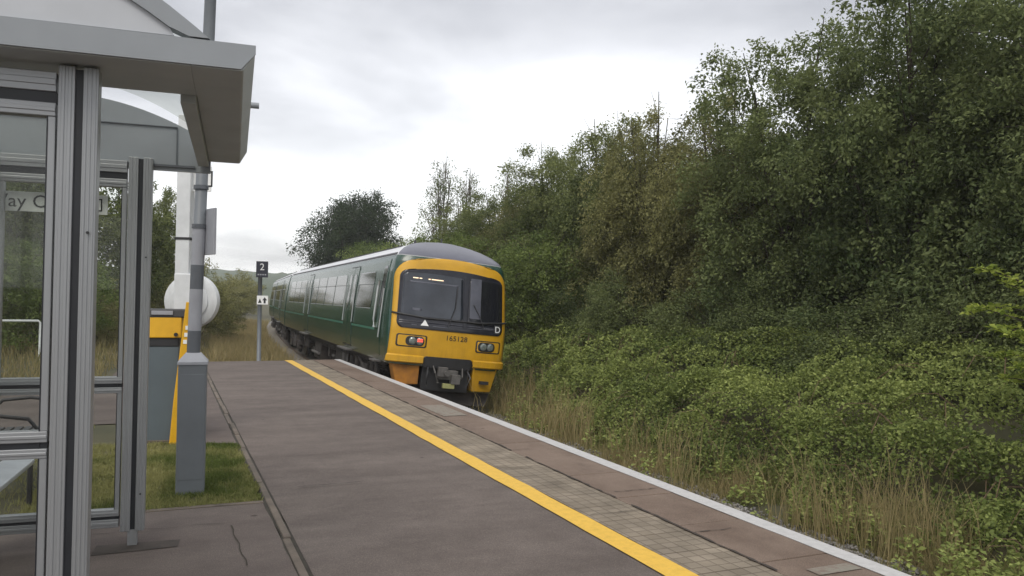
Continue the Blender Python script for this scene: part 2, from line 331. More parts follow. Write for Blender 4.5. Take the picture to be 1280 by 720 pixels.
# ------------------------------------------------------------------ mesh helpers
def tag(o, label=None, cat=None, group=None, kind=None):
    if label: o['label'] = label
    if cat: o['category'] = cat
    if group: o['group'] = group
    if kind: o['kind'] = kind
    return o
def empty(name, loc=(0, 0, 0), rot=(0, 0, 0), label=None, cat=None, group=None):
    o = bpy.data.objects.new(name, None); COL.objects.link(o)
    o.empty_display_size = 0.2
    o.location = loc; o.rotation_euler = rot
    return tag(o, label, cat, group)
class MB:
    def __init__(s): s.v = []; s.f = []
    def quad_grid(s, rows, close=False):
        b = len(s.v); m = len(rows[0])
        for r in rows: s.v += [tuple(p) for p in r]
        for i in range(len(rows) - 1):
            for j in range(m - 1 + (1 if close else 0)):
                k = (j + 1) % m
                s.f.append((b + i * m + j, b + i * m + k, b + (i + 1) * m + k, b + (i + 1) * m + j))
        return s
    def box(s, a, c):
        x0, y0, z0 = a; x1, y1, z1 = c; b = len(s.v)
        s.v += [(x0, y0, z0), (x1, y0, z0), (x1, y1, z0), (x0, y1, z0), (x0, y0, z1), (x1, y0, z1), (x1, y1, z1), (x0, y1, z1)]
        s.f += [tuple(b + i for i in q) for q in ((3, 2, 1, 0), (4, 5, 6, 7), (0, 1, 5, 4), (1, 2, 6, 5), (2, 3, 7, 6), (3, 0, 4, 7))]
        return s
    def tube(s, pts, rad, n=10, cap=True):
        pts = [Vector(p) for p in pts]
        if not hasattr(rad, '__len__'): rad = [rad] * len(pts)
        rows = []
        up = Vector((0, 0, 1))
        for i, p in enumerate(pts):
            d = (pts[min(i + 1, len(pts) - 1)] - pts[max(i - 1, 0)]).normalized()
            a = d.cross(up)
            if a.length < 1e-3: a = Vector((1, 0, 0))
            a.normalize(); c = d.cross(a).normalized()
            rows.append([p + (a * math.cos(2 * math.pi * k / n) + c * math.sin(2 * math.pi * k / n)) * rad[i] for k in range(n)])
        b = len(s.v); s.quad_grid(rows, True)
        if cap:
            s.f.append(tuple(b + k for k in range(n)))
            s.f.append(tuple(b + (len(pts) - 1) * n + k for k in reversed(range(n))))
        return s
    def prism(s, poly, a, d):
        """poly: list of 3D points; extruded by vector d"""
        b = len(s.v); n = len(poly); d = Vector(d)
        s.v += [tuple(Vector(p)) for p in poly] + [tuple(Vector(p) + d) for p in poly]
        s.f.append(tuple(b + k for k in reversed(range(n)))); s.f.append(tuple(b + n + k for k in range(n)))
        for k in range(n):
            j = (k + 1) % n
            s.f.append((b + k, b + j, b + n + j, b + n + k))
        return s
    def build(s, name, m, parent=None, bevel=0.0, smooth=False, loc=None, kind=None):
        me = bpy.data.meshes.new(name); me.from_pydata(s.v, [], s.f); me.update()
        me.materials.append(M[m] if isinstance(m, str) else m)
        o = bpy.data.objects.new(name, me); COL.objects.link(o)
        if parent: o.parent = parent
        if loc: o.location = loc
        if bevel:
            bm = o.modifiers.new('bevel', 'BEVEL'); bm.width = bevel; bm.segments = 2; bm.limit_method = 'ANGLE'; bm.angle_limit = R(40)
        if smooth:
            for p in me.polygons: p.use_smooth = True
        if kind: o['kind'] = kind
        return o
def fix_normals(o):
    import bmesh
    bm = bmesh.new(); bm.from_mesh(o.data); bmesh.ops.recalc_face_normals(bm, faces=bm.faces); bm.to_mesh(o.data); bm.free()
    return o
def text_mesh(body, size, extrude=0.002):
    """lettering as plain mesh in the XY plane, centred"""
    cu = bpy.data.curves.new('lettering', 'FONT'); cu.body = body; cu.size = size; cu.extrude = extrude
    cu.align_x = 'CENTER'; cu.align_y = 'CENTER'; cu.resolution_u = 3
    o = bpy.data.objects.new('lettering_tmp', cu); COL.objects.link(o)
    dg = bpy.context.evaluated_depsgraph_get(); dg.update()
    me = bpy.data.meshes.new_from_object(o.evaluated_get(dg))
    bpy.data.objects.remove(o)
    return me
def lettering(name, body, size, m, parent, mtx, fn=None, sx=1.0):
    me = text_mesh(body, size)
    me.materials.clear(); me.materials.append(M[m])
    for v in me.vertices:
        p = Vector((v.co.x * sx, v.co.y, v.co.z))
        v.co = fn(p) if fn else mtx @ p
    o = bpy.data.objects.new(name, me); COL.objects.link(o); o.parent = parent
    return o
def unit(a): return a / np.maximum(np.linalg.norm(a, axis=1, keepdims=True), 1e-9)
def leaf_data(P, D, S, T, w=0.5, fold=0.12, up=0.9):
    n = len(P); D = unit(D)
    rnd = unit(rng.normal(size=(n, 3)) * 0.75 + np.array([0, 0, up]))
    side = unit(np.cross(D, rnd)); nor = np.cross(side, D)
    S = S[:, None]
    V = np.empty((n, 4, 3))
    V[:, 0] = P
    V[:, 1] = P + D * S * 0.45 + side * S * w * 0.5 + nor * S * fold
    V[:, 2] = P + D * S
    V[:, 3] = P + D * S * 0.45 - side * S * w * 0.5 + nor * S * fold
    return V.reshape(-1, 3), np.repeat(T, 4)
def quads_mesh(name, V, T):
    n = len(V) // 4
    me = bpy.data.meshes.new(name)
    me.vertices.add(len(V)); me.vertices.foreach_set('co', V.astype(np.float32).ravel())
    me.loops.add(n * 4); me.loops.foreach_set('vertex_index', np.arange(n * 4, dtype=np.int32))
    me.polygons.add(n); me.polygons.foreach_set('loop_start', np.arange(0, n * 4, 4, dtype=np.int32))
    me.update(calc_edges=True)
    at = me.attributes.new('tint', 'FLOAT', 'POINT'); at.data.foreach_set('value', T.astype(np.float32))
    return me
def mesh_obj(name, me, m, parent=None):
    me.materials.clear(); me.materials.append(M[m])
    o = bpy.data.objects.new(name, me); COL.objects.link(o)
    if parent: o.parent = parent
    return o
def copy_thing(src, loc, rz, sc, label, group=None):
    r = src.copy(); COL.objects.link(r); r.location = loc; r.rotation_euler = (0, 0, rz); r.scale = sc
    r['label'] = label
    if group: r['group'] = group
    elif 'group' in r: del r['group']
    for ch in src.children:
        c = ch.copy(); COL.objects.link(c); c.parent = r
        for g in ch.children:
            d = g.copy(); COL.objects.link(d); d.parent = c
    return r
def fbm(x, y, s=1.0, o=0.0): return noise.fractal(Vector((x * s + o, y * s - o, o)), 1.0, 2.0, 4)
# ------------------------------------------------------------------ track line
RAIL = -0.915
TX = 5.70
def track_x(y):
    return TX + (max(0.0, y - 12.0) ** 2) / (2 * 485.0)
def track_slope(y):
    return max(0.0, y - 12.0) / 485.0
EDGE = 4.35
# ------------------------------------------------------------------ terrain
def ground_h(x, y):
    u = x - track_x(min(y, 200)) + TX                       # distance across, following the curve
    h = -1.06
    if u > 6.9:
        t = min(1.0, (u - 6.9) / 5.0); h += 1.25 * (t * t * (3 - 2 * t))
        h += 0.12 * fbm(x, y, 0.35) * min(1, (u - 6.9))
    if u < 3.4:                                             # behind the platform and beyond its end
        t = min(1.0, max(0.0, (3.4 - u) / 1.2))
        a = -1.06 + t * (0.10 + 0.06 * fbm(x, y, 0.3))
        if u < 2.0 and y > 22:
            a += min(1.3, (2.0 - u) * 0.13) 
        b = -0.05 - 0.01
        if u < -0.4:
            k = 1.0
            if y > 26: k = max(0.0, 1 - (y - 26) / 30.0)
            k *= min(1.0, (-0.4 - u) / 1.2) if y > 21 else 1
            a = a * (1 - k) + b * k
        if y < 21: a = min(a, b)
        h = a
    r = math.hypot(x, y)
    if r > 140: h += min(6.0, (r - 140) * 0.01)
    return h
def axis_vals(lo, hi, fine_lo, fine_hi, step, ratio=1.25):
    v = list(np.arange(fine_lo, fine_hi + 1e-6, step)); s = step
    while v[-1] < hi: s *= ratio; v.append(v[-1] + s)
    s = step
    while v[0] > lo: s *= ratio; v.insert(0, v[0] - s)
    return v
xs = axis_vals(-620, 820, -14, 26, 0.4, 1.2); ys = axis_vals(-420, 900, -6, 90, 0.7, 1.2)
g = MB()
g.quad_grid([[(x, y, ground_h(x, y)) for x in xs] for y in ys])
ground = g.build('ground', 'soil', smooth=True, kind='structure')

# platform: body, walls, ramp
PE = 21.8
pl = MB()
pl.box((0.86, -14, -1.15), (EDGE - 0.10, PE, -0.004))
pl.box((0.86, PE, -1.15), (EDGE - 0.10, PE + 0.001, -0.004))
pl.prism([(0.9, PE, -1.15), (0.9, PE, -0.005), (0.9, PE + 7.5, -1.02), (0.9, PE + 7.5, -1.15)], None, (EDGE - 1.1, 0, 0))
fix_normals(pl.build('platform', 'tarmac', kind='structure'))
fw_ = MB().box((EDGE - 0.14, -14, -1.15), (EDGE - 0.06, PE + 0.01, -0.11))
fw_.build('platform_wall', 'wall_brick', kind='structure')
def strip(name, x0, x1, z, m, y0=-14, y1=PE, jag=0.0, step=0.35, th=0.0):
    mb = MB(); rows = []
    y = y0
    while y < y1 + step:
        yy = min(y, y1)
        a = x0 + jag * fbm(x0, yy, 2.3, 3); b = x1 + jag * fbm(x1, yy, 2.3, 9)
        rows.append([(a, yy, z), (b, yy, z)]); y += step
    mb.quad_grid(rows)
    o = mb.build(name, m, kind='structure')
    if th:
        so = o.modifiers.new('solid', 'SOLIDIFY'); so.thickness = th; so.offset = -1
    return o
strip('block_paving', 3.09, 3.60, 0.003, 'pavers')
# coping slabs with open joints, each a touch uneven
cp = MB(); y = -14.0; k = 0
while y < PE:
    ln = 0.91; dz = 0.0015 * math.sin(k * 2.3)
    cp.box((3.605, y + 0.006, -0.09), (EDGE, min(y + ln, PE) - 0.006, 0.006 + dz)); y += ln; k += 1
cp.build('coping', 'coping', bevel=0.006, kind='structure')
strip('coping_joint_bed', 3.60, EDGE - 0.12, -0.002, 'kerb')  # kerb coloured strip filling the open joints between coping slabs
strip('yellow_line', 2.885, 3.082, 0.005, 'line_yellow', jag=0.012)
strip('white_edge_line', EDGE - 0.165, EDGE - 0.008, 0.0125, 'line_white', jag=0.006, th=0.003)
for (x, y, w, l_) in ((3.70, 11.0, 0.36, 1.2), (3.80, 3.86, 0.36, 0.12)):
    MB().quad_grid([[(x, y, 0.0115), (x + w, y, 0.0115)], [(x, y + l_, 0.0115), (x + w, y + l_, 0.0115)]]).build('faded_marking', 'faint', kind='structure')
wear = MB()
def dirt_run(pts, w, z):
    rows = []
    for i, (x, y) in enumerate(pts):
        a = w * random.uniform(.25, 1.3)
        dx = 1 if abs(pts[-1][1] - pts[0][1]) > abs(pts[-1][0] - pts[0][0]) else 0
        rows.append([(x - a * dx, y - a * (1 - dx), z), (x + a * dx, y + a * (1 - dx), z)])
    wear.quad_grid(rows)
y = 1.0
while y < PE - .5:
    ln = random.uniform(.6, 2.6)
    dirt_run([(3.602 + .014 * fbm(q, 0, 4), q) for q in np.arange(y, min(y + ln, PE - .2), .06)], .012, .0135); y += ln + random.uniform(.05, .5)
for (x0, x1, y0) in ((3.62, 3.95, 4.9), (3.7, 4.15, 6.2), (3.62, 3.85, 8.3), (3.12, 3.58, 5.6), (3.12, 3.45, 7.4), (3.12, 3.58, 9.7), (3.12, 3.5, 12.6), (2.2, 2.9, 8.6), (1.1, 1.7, 7.3)):
    dirt_run([(q, y0 + .02 * fbm(q, y0, 7)) for q in np.arange(x0, x1, .03)], .006, .0135)
wear.build('surface_cracks', mat('crack_grime', (0.04, 0.032, 0.026), 0.95), kind='structure')
# edging kerb between platform and station forecourt
kb = MB(); y = -14.0; k = 0
while y < PE:
    w = random.uniform(-0.008, 0.008)
    kb.box((0.785 + w, y + 0.008, -0.2), (0.838 + w, min(y + 0.9, PE) - 0.008, 0.010 + random.uniform(-0.006, 0.006))); y += 0.9
kb.build('kerb', 'kerb', bevel=0.008, kind='structure')
strip('kerb_joint', 0.768, 0.856, 0.0005, mat('joint_dirt', (0.035, 0.030, 0.022), 0.95, var=.3, scale=6), jag=0.02)
# forecourt
def sheet(name, poly, z, m):
    mb = MB(); b = 0
    mb.v += [(x, y, z) for x, y in poly]; mb.f.append(tuple(range(len(poly))))
    return mb.build(name, m, kind='structure')
sheet('forecourt_paving', [(-16, -14), (0.77, -14), (0.77, 6.87), (-16, 6.87)], 0.0, 'tarmac2')
sheet('path', [(-16, 11.65), (-0.34, 11.65), (-0.30, 10.15), (0.77, 9.72), (0.77, PE), (-0.9, PE), (-1.1, 15.4), (-16, 15.4)], 0.0, 'tarmac2')
lawn_poly = [(-16, 6.93), (0.73, 6.93), (0.74, 9.68), (-0.34, 10.1), (-0.34, 11.66), (-16, 11.66)]
sheet('lawn_soil', lawn_poly, -0.012, 'soil')
MB().box((-16, 6.86, -0.1), (0.765, 6.93, 0.008)).build('lawn_edging', 'kerb', bevel=0.006, kind='structure')
# dark patch at the post foot and cracks in the forecourt
sheet('post_foot_patch', [(-0.42, 5.84), (0.10, 5.86), (0.12, 6.02), (-0.40, 6.06)], 0.004, mat('dark_foot_patch', (0.045, 0.036, 0.03), 0.9, var=0.3, scale=9))
ck = MB()
def crack(pts, w=0.012):
    rows = []
    for i, (x, y) in enumerate(pts):
        ww = w * (0.6 + 0.6 * random.random())
        rows.append([(x - ww, y, 0.0045), (x + ww, y + 0.004, 0.0045)])
    ck.quad_grid(rows)
crack([(0.50 + 0.008 * math.sin(i * 1.9) - i * .004, 5.3 + i * 0.12) for i in range(9)], 0.005)
crack([(-.6 + i * .1, 6.35 + .02 * math.sin(i * 1.7)) for i in range(13)], 0.004)
ck.build('crack', mat('crack_dirt', (0.035, 0.028, 0.02), 0.95), kind='structure')

# ballast, sleepers, rails
rows = []
for y in np.arange(-14, 330, 1.5):
    cxx = track_x(y)
    rows.append([(cxx + d, y, z) for d, z in ((-1.65, -1.09), (-1.45, -1.0), (-1.3, -0.99), (1.3, -0.99), (1.35, -1.0), (1.6, -1.09))])
MB().quad_grid(rows).build('ballast', 'stone', smooth=True, kind='structure')
sl = MB(); rl = MB()
for y in np.arange(-13.6, 130, 0.65):
    c, sx_ = track_x(y), track_slope(y)
    hw = 1.25; a = 0.12
    sl.prism([(c - hw, y - a + sx_ * hw, -1.10), (c + hw, y - a - sx_ * hw, -1.10), (c + hw, y + a - sx_ * hw, -1.10), (c - hw, y + a + sx_ * hw, -1.10)], None, (0, 0, 0.125))
fix_normals(sl.build('track_sleepers', 'sleeper', kind='structure'))
prof = [(-0.035, 0), (-0.035, -0.03), (-0.012, -0.045), (-0.012, -0.11), (-0.07, -0.14), (0.07, -0.14), (0.012, -0.11), (0.012, -0.045), (0.035, -0.03), (0.035, 0)]
for s in (-1, 1):
    rows = [[(track_x(y) + s * 0.7525 + px, y, RAIL + pz + 0.05 * (0 if y < 2 else -s * min(1, (y - 2) / 12) * 0.0)) for px, pz in prof] for y in np.arange(-14, 300, 1.5)]
    rl.quad_grid(rows)
rl.build('rails', 'rail_steel', kind='structure')
# loose stones near the platform
def stones(name, pts, smin, smax):
    base = np.array([(0.9, 0, -.3), (-.7, .6, -.3), (-.6, -.7, -.2), (.1, .1, .8), (.5, .6, .3), (-.3, -.2, -.8)])
    tri = [(0, 4, 3), (4, 1, 3), (1, 2, 3), (2, 0, 3), (4, 0, 5), (1, 4, 5), (2, 1, 5), (0, 2, 5)]
    n = len(pts); V = np.empty((n, 6, 3))
    for i in range(n):
        q = Matrix.Rotation(random.uniform(0, 6.28), 3, 'Z') @ Matrix.Rotation(random.uniform(0, 6.28), 3, 'X')
        V[i] = (base * random.uniform(smin, smax)) @ np.array(q).T + pts[i]
    me = bpy.data.meshes.new(name)
    F = (np.array(tri)[None] + (np.arange(n) * 6)[:, None, None]).reshape(-1, 3)
    me.vertices.add(n * 6); me.vertices.foreach_set('co', V.astype(np.float32).ravel())
    me.loops.add(F.size); me.loops.foreach_set('vertex_index', F.astype(np.int32).ravel())
    me.polygons.add(len(F)); me.polygons.foreach_set('loop_start', np.arange(0, F.size, 3, dtype=np.int32))
    me.update(calc_edges=True)
    return me
pts = []
for _ in range(15000):
    y = 2 + 38 * random.random() ** 1.5
    d = random.uniform(-0.2, 1.45)
    pts.append((track_x(y) + d + 0.15 * fbm(y, 0, 1.2), y, (-0.985 if d < 1.4 else -1.0 - (d - 1.4) * 0.14) + random.uniform(-0.01, 0.025)))
o = mesh_obj('ballast_stones', stones('ballast_stones', np.array(pts), 0.018, 0.042), 'stone'); o['kind'] = 'stuff'
tag(o, 'loose grey ballast stones strewn beside the rails below the platform edge', 'ballast')

# ------------------------------------------------------------------ vegetation: trees
def make_crown(seed, h, r, n_spray, per, leaf, base=0.3, droop=0.5, lobes=9, sparse=False, top_pow=1.0, jit=0.16, inner=0.15, flat=1.0, spray_len=1.0):
    """leaf sprays spread through lumpy lobes; returns mesh and lobe centres"""
    rg = np.random.default_rng(seed)
    L_ = []
    for i in range(lobes):
        t = (i + 0.5) / lobes
        z = base + (h - base) * (0.10 + 0.82 * t)
        rr = r * (0.95 * math.sin(math.pi * min(0.97, 0.16 + 0.80 * t)) ** 0.7)
        a = i * 2.4 + rg.uniform(0, 1)
        off = rr * rg.uniform(0.25, 0.6)
        lr = max(0.5, rr * rg.uniform(0.5, 0.8))
        L_.append((np.array([math.cos(a) * off, math.sin(a) * off, z]), np.array([lr, lr, min(lr * 1.0, (h - base) * 0.22) * flat + 0.2])))
    if not sparse:
        L_.append((np.array([0, 0, base + (h - base) * 0.45]), np.array([r * 0.72, r * 0.72, (h - base) * 0.44])))
        L_.append((np.array([0, 0, base + (h - base) * 0.22]), np.array([r * 0.8, r * 0.8, (h - base) * 0.22])))
    P = []; D = []; S = []; T = []
    tl = rg.random(len(L_))
    vol = np.array([l[1][0] * l[1][2] + 0.3 for l in L_]); pr = vol / vol.sum()
    for k in range(n_spray):
        li = rg.choice(len(L_), p=pr); c, e3 = L_[li]
        d = rg.normal(size=3); d /= np.linalg.norm(d)
        if d[2] < -0.5: d[2] *= -0.5
        rad = rg.uniform(0.62, 1.0) if rg.random() > inner else rg.uniform(0.2, 0.62)
        p0 = c + d * e3 * rad
        if p0[2] < 0.1: p0[2] = 0.1 + 0.3 * rg.random()
        out = d * np.array([1, 1, 0.5]) + rg.normal(size=3) * 0.35 + np.array([0, 0, 0.25])
        out /= np.linalg.norm(out)
        ln = spray_len * rg.uniform(0.45, 1.1) * (0.35 + 0.12 * r)
        t = rg.random(per) ** 0.8
        pp = p0 + out * (t * ln)[:, None] + np.array([0, 0, -1]) * (droop * ln * t * t)[:, None]
        w = jit * (1.15 - 0.6 * t)[:, None]
        pp = pp + rg.normal(size=(per, 3)) * w
        dd = out * 0.6 + np.array([0, 0, -droop]) * t[:, None] + rg.normal(size=(per, 3)) * 0.7
        tint = 0.40 * tl[li] + rg.uniform(0.0, 0.45)
        P.append(pp); D.append(dd); S.append(leaf * rg.uniform(0.75, 1.2) * rg.uniform(0.6, 1.25, per)); T.append(np.clip(tint + rg.normal(size=per) * 0.13, 0, 1))
    P = np.concatenate(P); D = np.concatenate(D); S = np.concatenate(S); T = np.concatenate(T)
    ok = P[:, 2] > 0.02
    V, T4 = leaf_data(P[ok], D[ok], S[ok], T[ok])
    return quads_mesh('crown', V, T4), L_
def make_trunk(h, r0, L_, seed, twigs=0, twig_r=0.02):
    rg = random.Random(seed); mb = MB()
    n = 7; pts = [Vector((0, 0, -0.6))]
    for i in range(1, n + 1):
        pts.append(Vector((rg.uniform(-.1, .1) * i * 0.5, rg.uniform(-.1, .1) * i * 0.5, h * 0.70 * i / n)))
    mb.tube(pts, [r0 * (1.25 if i == 0 else 1 - 0.12 * i) for i in range(n + 1)], 9)
    for c, e3 in L_:
        i = max(1, min(n - 1, int(n * (c[2] * 0.6) / (h * 0.86))))
        a = pts[i]; b = Vector(c); mid = (a + b) / 2 + Vector((0, 0, -0.15 * (b - a).length))
        rr = r0 * 0.38
        mb.tube([a, mid, b, b + (b - a) * 0.25], [rr, rr * 0.7, rr * 0.42, rr * 0.15], 6)
        for _ in range(twigs):
            d = Vector((rg.gauss(0, 1), rg.gauss(0, 1), rg.gauss(0.5, 0.7))).normalized()
            e_ = b + Vector((d.x * e3[0], d.y * e3[1], d.z * e3[2]))
            mb.tube([mid.lerp(b, rg.random()), (b + e_) / 2 + Vector((0, 0, .1)), e_, e_ + d * 0.35], [twig_r, twig_r * .7, twig_r * .45, twig_r * .2], 4, cap=False)
    return mb
def tree_proto(name, seed, h, r, mat_leaf, label, cat='tree', trunk_r=0.16, twigs=2, bark='bark', **kw):
    me, L_ = make_crown(seed, h, r, **kw)
    root = empty(name, (0, 0, 0), label=label, cat=cat)
    t = make_trunk(h, trunk_r, L_, seed, twigs).build('trunk', bark, root, smooth=True)
    c = mesh_obj('crown', me, mat_leaf, root)
    return root
def place(o, x, y, rz=0, sc=(1, 1, 1), dz=-0.1):
    o.location = (x, y, ground_h(x, y) + dz); o.rotation_euler = (0, 0, rz); o.scale = sc
    return o
GB = 'trees of the dense belt beyond the track'
BL = {0: 'tall mid green tree merging into the dense belt beyond the track',
      1: 'tall dark green tree merging into the dense belt beyond the track',
      2: 'tall olive green drooping tree merging into the dense belt beyond the track',
      3: 'low dark shrub filling the shaded foot of the tree belt beyond the track'}
protoA = tree_proto('broadleaf_tree', 1, 8.2, 2.7, 'leaf_mid', BL[0], n_spray=580, per=120, leaf=0.098, droop=0.75)
protoB = tree_proto('broadleaf_tree', 2, 8.6, 2.9, 'leaf_dark', BL[1], n_spray=600, per=120, leaf=0.100, droop=0.7)
protoC = tree_proto('drooping_tree', 3, 8.0, 2.6, 'leaf_olive', BL[2], n_spray=600, per=120, leaf=0.086, droop=1.3, jit=0.12)
protoS = tree_proto('shrub', 4, 3.0, 1.9, 'leaf_dark', BL[3], cat='shrub', trunk_r=0.05, n_spray=260, per=95, leaf=0.085, droop=0.6, lobes=5)
for p, gname in ((protoA, GB), (protoB, GB), (protoC, GB), (protoS, 'shrubs at the foot of the tree belt')): p['group'] = gname
protos = {0: protoA, 1: protoB, 2: protoC, 3: protoS}
used = set()
def belt(kind, x, y, s, sz=None, label=None, grp=True):
    p = protos[kind]; rz = random.uniform(0, 6.28)
    sc = (s, s, sz or s)
    z = ground_h(x, y) - 0.15
    if kind not in used and label is None:
        used.add(kind); p.location = (x, y, z); p.rotation_euler = (0, 0, rz); p.scale = sc
        return p
    o = copy_thing(p, (x, y, z), rz, sc, label or BL[kind], p.get('group') if label is None else None)
    return o
def bx(u, y): return u + track_x(y) - TX
front = [(13.9, 4.6, 1, 1.0, 1.0), (13.6, 8.2, 1, .95, .98), (13.5, 11.4, 1, .98, 1.03), (13.2, 14.4, 1, .95, .94), (13.6, 17.4, 2, .98, .97), (13.2, 20.4, 2, .97, .98),
         (13.4, 23.6, 0, 1.0, .97), (13.2, 26.8, 0, .98, .94), (13.3, 30.0, 2, .95, .86), (13.2, 33.4, 0, .95, .80), (13.0, 36.8, 0, .9, .78), (13.0, 40.4, 2, .9, .70), (13.2, 44.2, 0, .9, .64), (12.8, 48.5, 0, .9, .62)]
for (u, y, k, s, sz) in front: belt(k, bx(u, y), y, s, sz)
back = [(17.0, 6.5, 1), (17.2, 10.0, 0), (17.2, 13.2, 1), (17.0, 16.6, 0), (20.4, 8.5, 0), (20.4, 12.5, 2), (20.4, 16.5, 0), (20.2, 21.0, 1), (17.2, 21.0, 0), (17.2, 26.0, 1), (17.0, 31.0, 0), (17.0, 36.0, 1)]
for (u, y, k) in back: belt(k, bx(u, y), y, 1.12, (1.05 if y < 13.5 else 0.88 if y < 20 else 0.88))
for i in range(15):
    y = 6 + i * 2.6 + random.uniform(-.5, .5)
    belt(3, bx(11.9 + random.uniform(-.3, .4), y), y, random.uniform(.75, 1.0), random.uniform(.55, .8))
# particular trees and bushes further along
far_bush = tree_proto('bush', 5, 4.0, 2.2, 'leaf_fresh', 'bright green rounded bush right beside the track behind the train nose', cat='bush', trunk_r=0.06,
                      n_spray=240, per=90, leaf=0.10, droop=0.5, lobes=6)
place(far_bush, bx(10.9, 24), 24, 1.0, (1.05, 1.05, 0.95))
def nb(proto, x, y, s, sz, label, grp=None, rz=None):
    z = ground_h(x, y) - 0.15
    return copy_thing(proto, (x, y, z), random.uniform(0, 6.28) if rz is None else rz, (s, s, sz), label, grp)
nb(far_bush, bx(10.6, 28.5), 28.5, 1.1, 1.0, 'green bush just above the train roof at the right, in front of olive trees')
LF = 'green lineside bush behind the train above its roof line'
GL = 'bushes behind the train'
for (u, y, s, sz) in ((11.0, 33, 1.1, 1.1), (11.2, 38, 1.2, 1.15), (11.2, 43, 1.2, 1.2), (11.0, 48, 1.2, 1.2), (11.0, 54, 1.3, 1.3), (11.0, 60, 1.3, 1.35), (11.2, 67, 1.4, 1.4), (11.0, 75, 1.5, 1.4), (10.8, 84, 1.5, 1.4)):
    nb(far_bush, bx(u, y), y, s, sz, LF, GL)
sp = tree_proto('sparse_tree', 6, 9.0, 2.0, 'leaf_dark', 'tall thin tree with bare twigs against the sky, left one of two', trunk_r=0.10, twigs=9, bark='twig',
                n_spray=190, per=24, leaf=0.14, droop=0.2, lobes=13, sparse=True, jit=0.2, base=2.5)
place(sp, bx(14.1, 46.5), 46.5, 0.4, (0.85, 0.85, 1.12))
nb(sp, bx(14.5, 42.5), 42.5, .72, 1.0, 'tall thin tree with bare twigs against the sky, right one of two', rz=2.0)
nb(sp, bx(14.2, 34.5), 34.5, .7, .88, 'sparse leafy tree top poking above the belt right of the twiggy pair', rz=4.0)
oak = tree_proto('oak_tree', 8, 10.8, 4.9, 'leaf_oak', 'large dark oak standing on the skyline behind the train', trunk_r=0.4, twigs=4,
                 n_spray=800, per=80, leaf=0.21, droop=0.3, lobes=16, jit=0.38, base=1.5, flat=0.9, spray_len=1.3)
place(oak, 13.9, 65, 0.8, (.92, .92, .92))
pal = tree_proto('young_tree', 9, 6.0, 1.8, 'leaf_mid', 'small pale loose tree on the skyline left of the dark oak', trunk_r=0.1, twigs=4, bark='twig',
                 n_spray=120, per=30, leaf=0.2, droop=0.3, lobes=7, sparse=True, jit=0.3, base=1.0)
place(pal, 18.2, 88, 0, (1.2, 1.2, 1.05))
nb(oak, 22.5, 96, .6, .5, 'dark low tree on the skyline left of the pale loose tree')
# left of the track, beyond the platform end
LT = 'tall green tree among the trees seen behind the waiting shelter'
GT = 'trees behind the waiting shelter'
lt = tree_proto('hedgerow_tree', 12, 7.6, 2.7, 'leaf_mid', LT, n_spray=420, per=85, leaf=0.14, droop=0.4, trunk_r=0.15)
lt['group'] = GT
place(lt, -4.2, 33, 0.3, (1, 1, .90))
for (x, y, s, sz) in ((-7.6, 31, 1, .88), (-11.0, 29, 1, .95), (-14.5, 28, 1.1, .95), (-1.6, 38.5, .85, .92), (-5.8, 38, 1, 1.05), (-18.5, 27, 1.1, 1), (-10.5, 36, 1.1, 1.1), (-22, 33, 1.2, 1.1)):
    nb(lt, x, y, s, sz, LT, GT)
nb(lt, -0.35, 43.5, .62, 1.0, 'tall leafy tree filling the gap between the shelter and the white post')
lb = tree_proto('willow_bush', 13, 4.2, 1.9, 'leaf_olive', 'feathery bush with pointed shoots right of the round white disc', cat='bush', trunk_r=0.05,
                n_spray=230, per=70, leaf=0.12, droop=0.1, lobes=6, jit=0.15, spray_len=1.5)
place(lb, 1.35, 41.5, 0.0, (.8, .8, .88))
LB = 'low bush in the scrub beyond the platform end left of the track'
GLB = 'scrub bushes beyond the platform end'
for (x, y, s, sz) in ((0.1, 37, .6, .62), (2.6, 47, .8, .62), (3.0, 58, .9, .75), (4.2, 70, 1.2, .9), (-2.2, 30.5, .7, .5), (2.0, 64, 1.1, 1.0), (6.6, 88, 1.4, 1.0), (8.5, 105, 1.6, 1.2)):
    nb(lb, x, y, s, sz, LB, GLB)
for (x, y, s, sz) in ((-3.4, 27, 1, .8), (-6.5, 26, 1.1, .85), (-9.8, 25.5, 1.1, .8), (-13, 25, 1.2, .9), (-16.5, 24, 1.2, .9)):
    nb(far_bush, x, y, s, sz, 'green bush below the trees seen through the shelter glass', 'bushes seen through the shelter glass')
nb(far_bush, 1.2, 50, .8, .85, 'rounded green bush beneath the feathery shoots by the round disc')

# distant wooded hills
hl = MB(); rows = []
for j, (dist, hgt) in enumerate(((190, 0), (230, 4), (300, 7), (360, 10), (430, 13), (520, 16), (600, 18), (760, 0))):
    row = []
    for i in range(-90, 420):
        a = R(i * 0.35 - 5)
        rr = dist
        x, y = math.sin(a) * rr, math.cos(a) * rr
        hh = hgt * (1 + 0.28 * fbm(a * 5, j * 0.3, 1.0)) + (1.8 * abs(fbm(a * 60, j, 1.0, 5)) + 0.9 * fbm(a * 190, j, 1.0, 2) if hgt else 0)
        row.append((x, y, hh - 2.0))
    rows.append(row)
hl.quad_grid(rows)
hl.build('hills', mat('wooded_hill', (0.035, 0.055, 0.03), 0.95, scale=0.05, var=0.3, detail=12, col2=(0.07, 0.095, 0.05)), kind='structure', smooth=True)

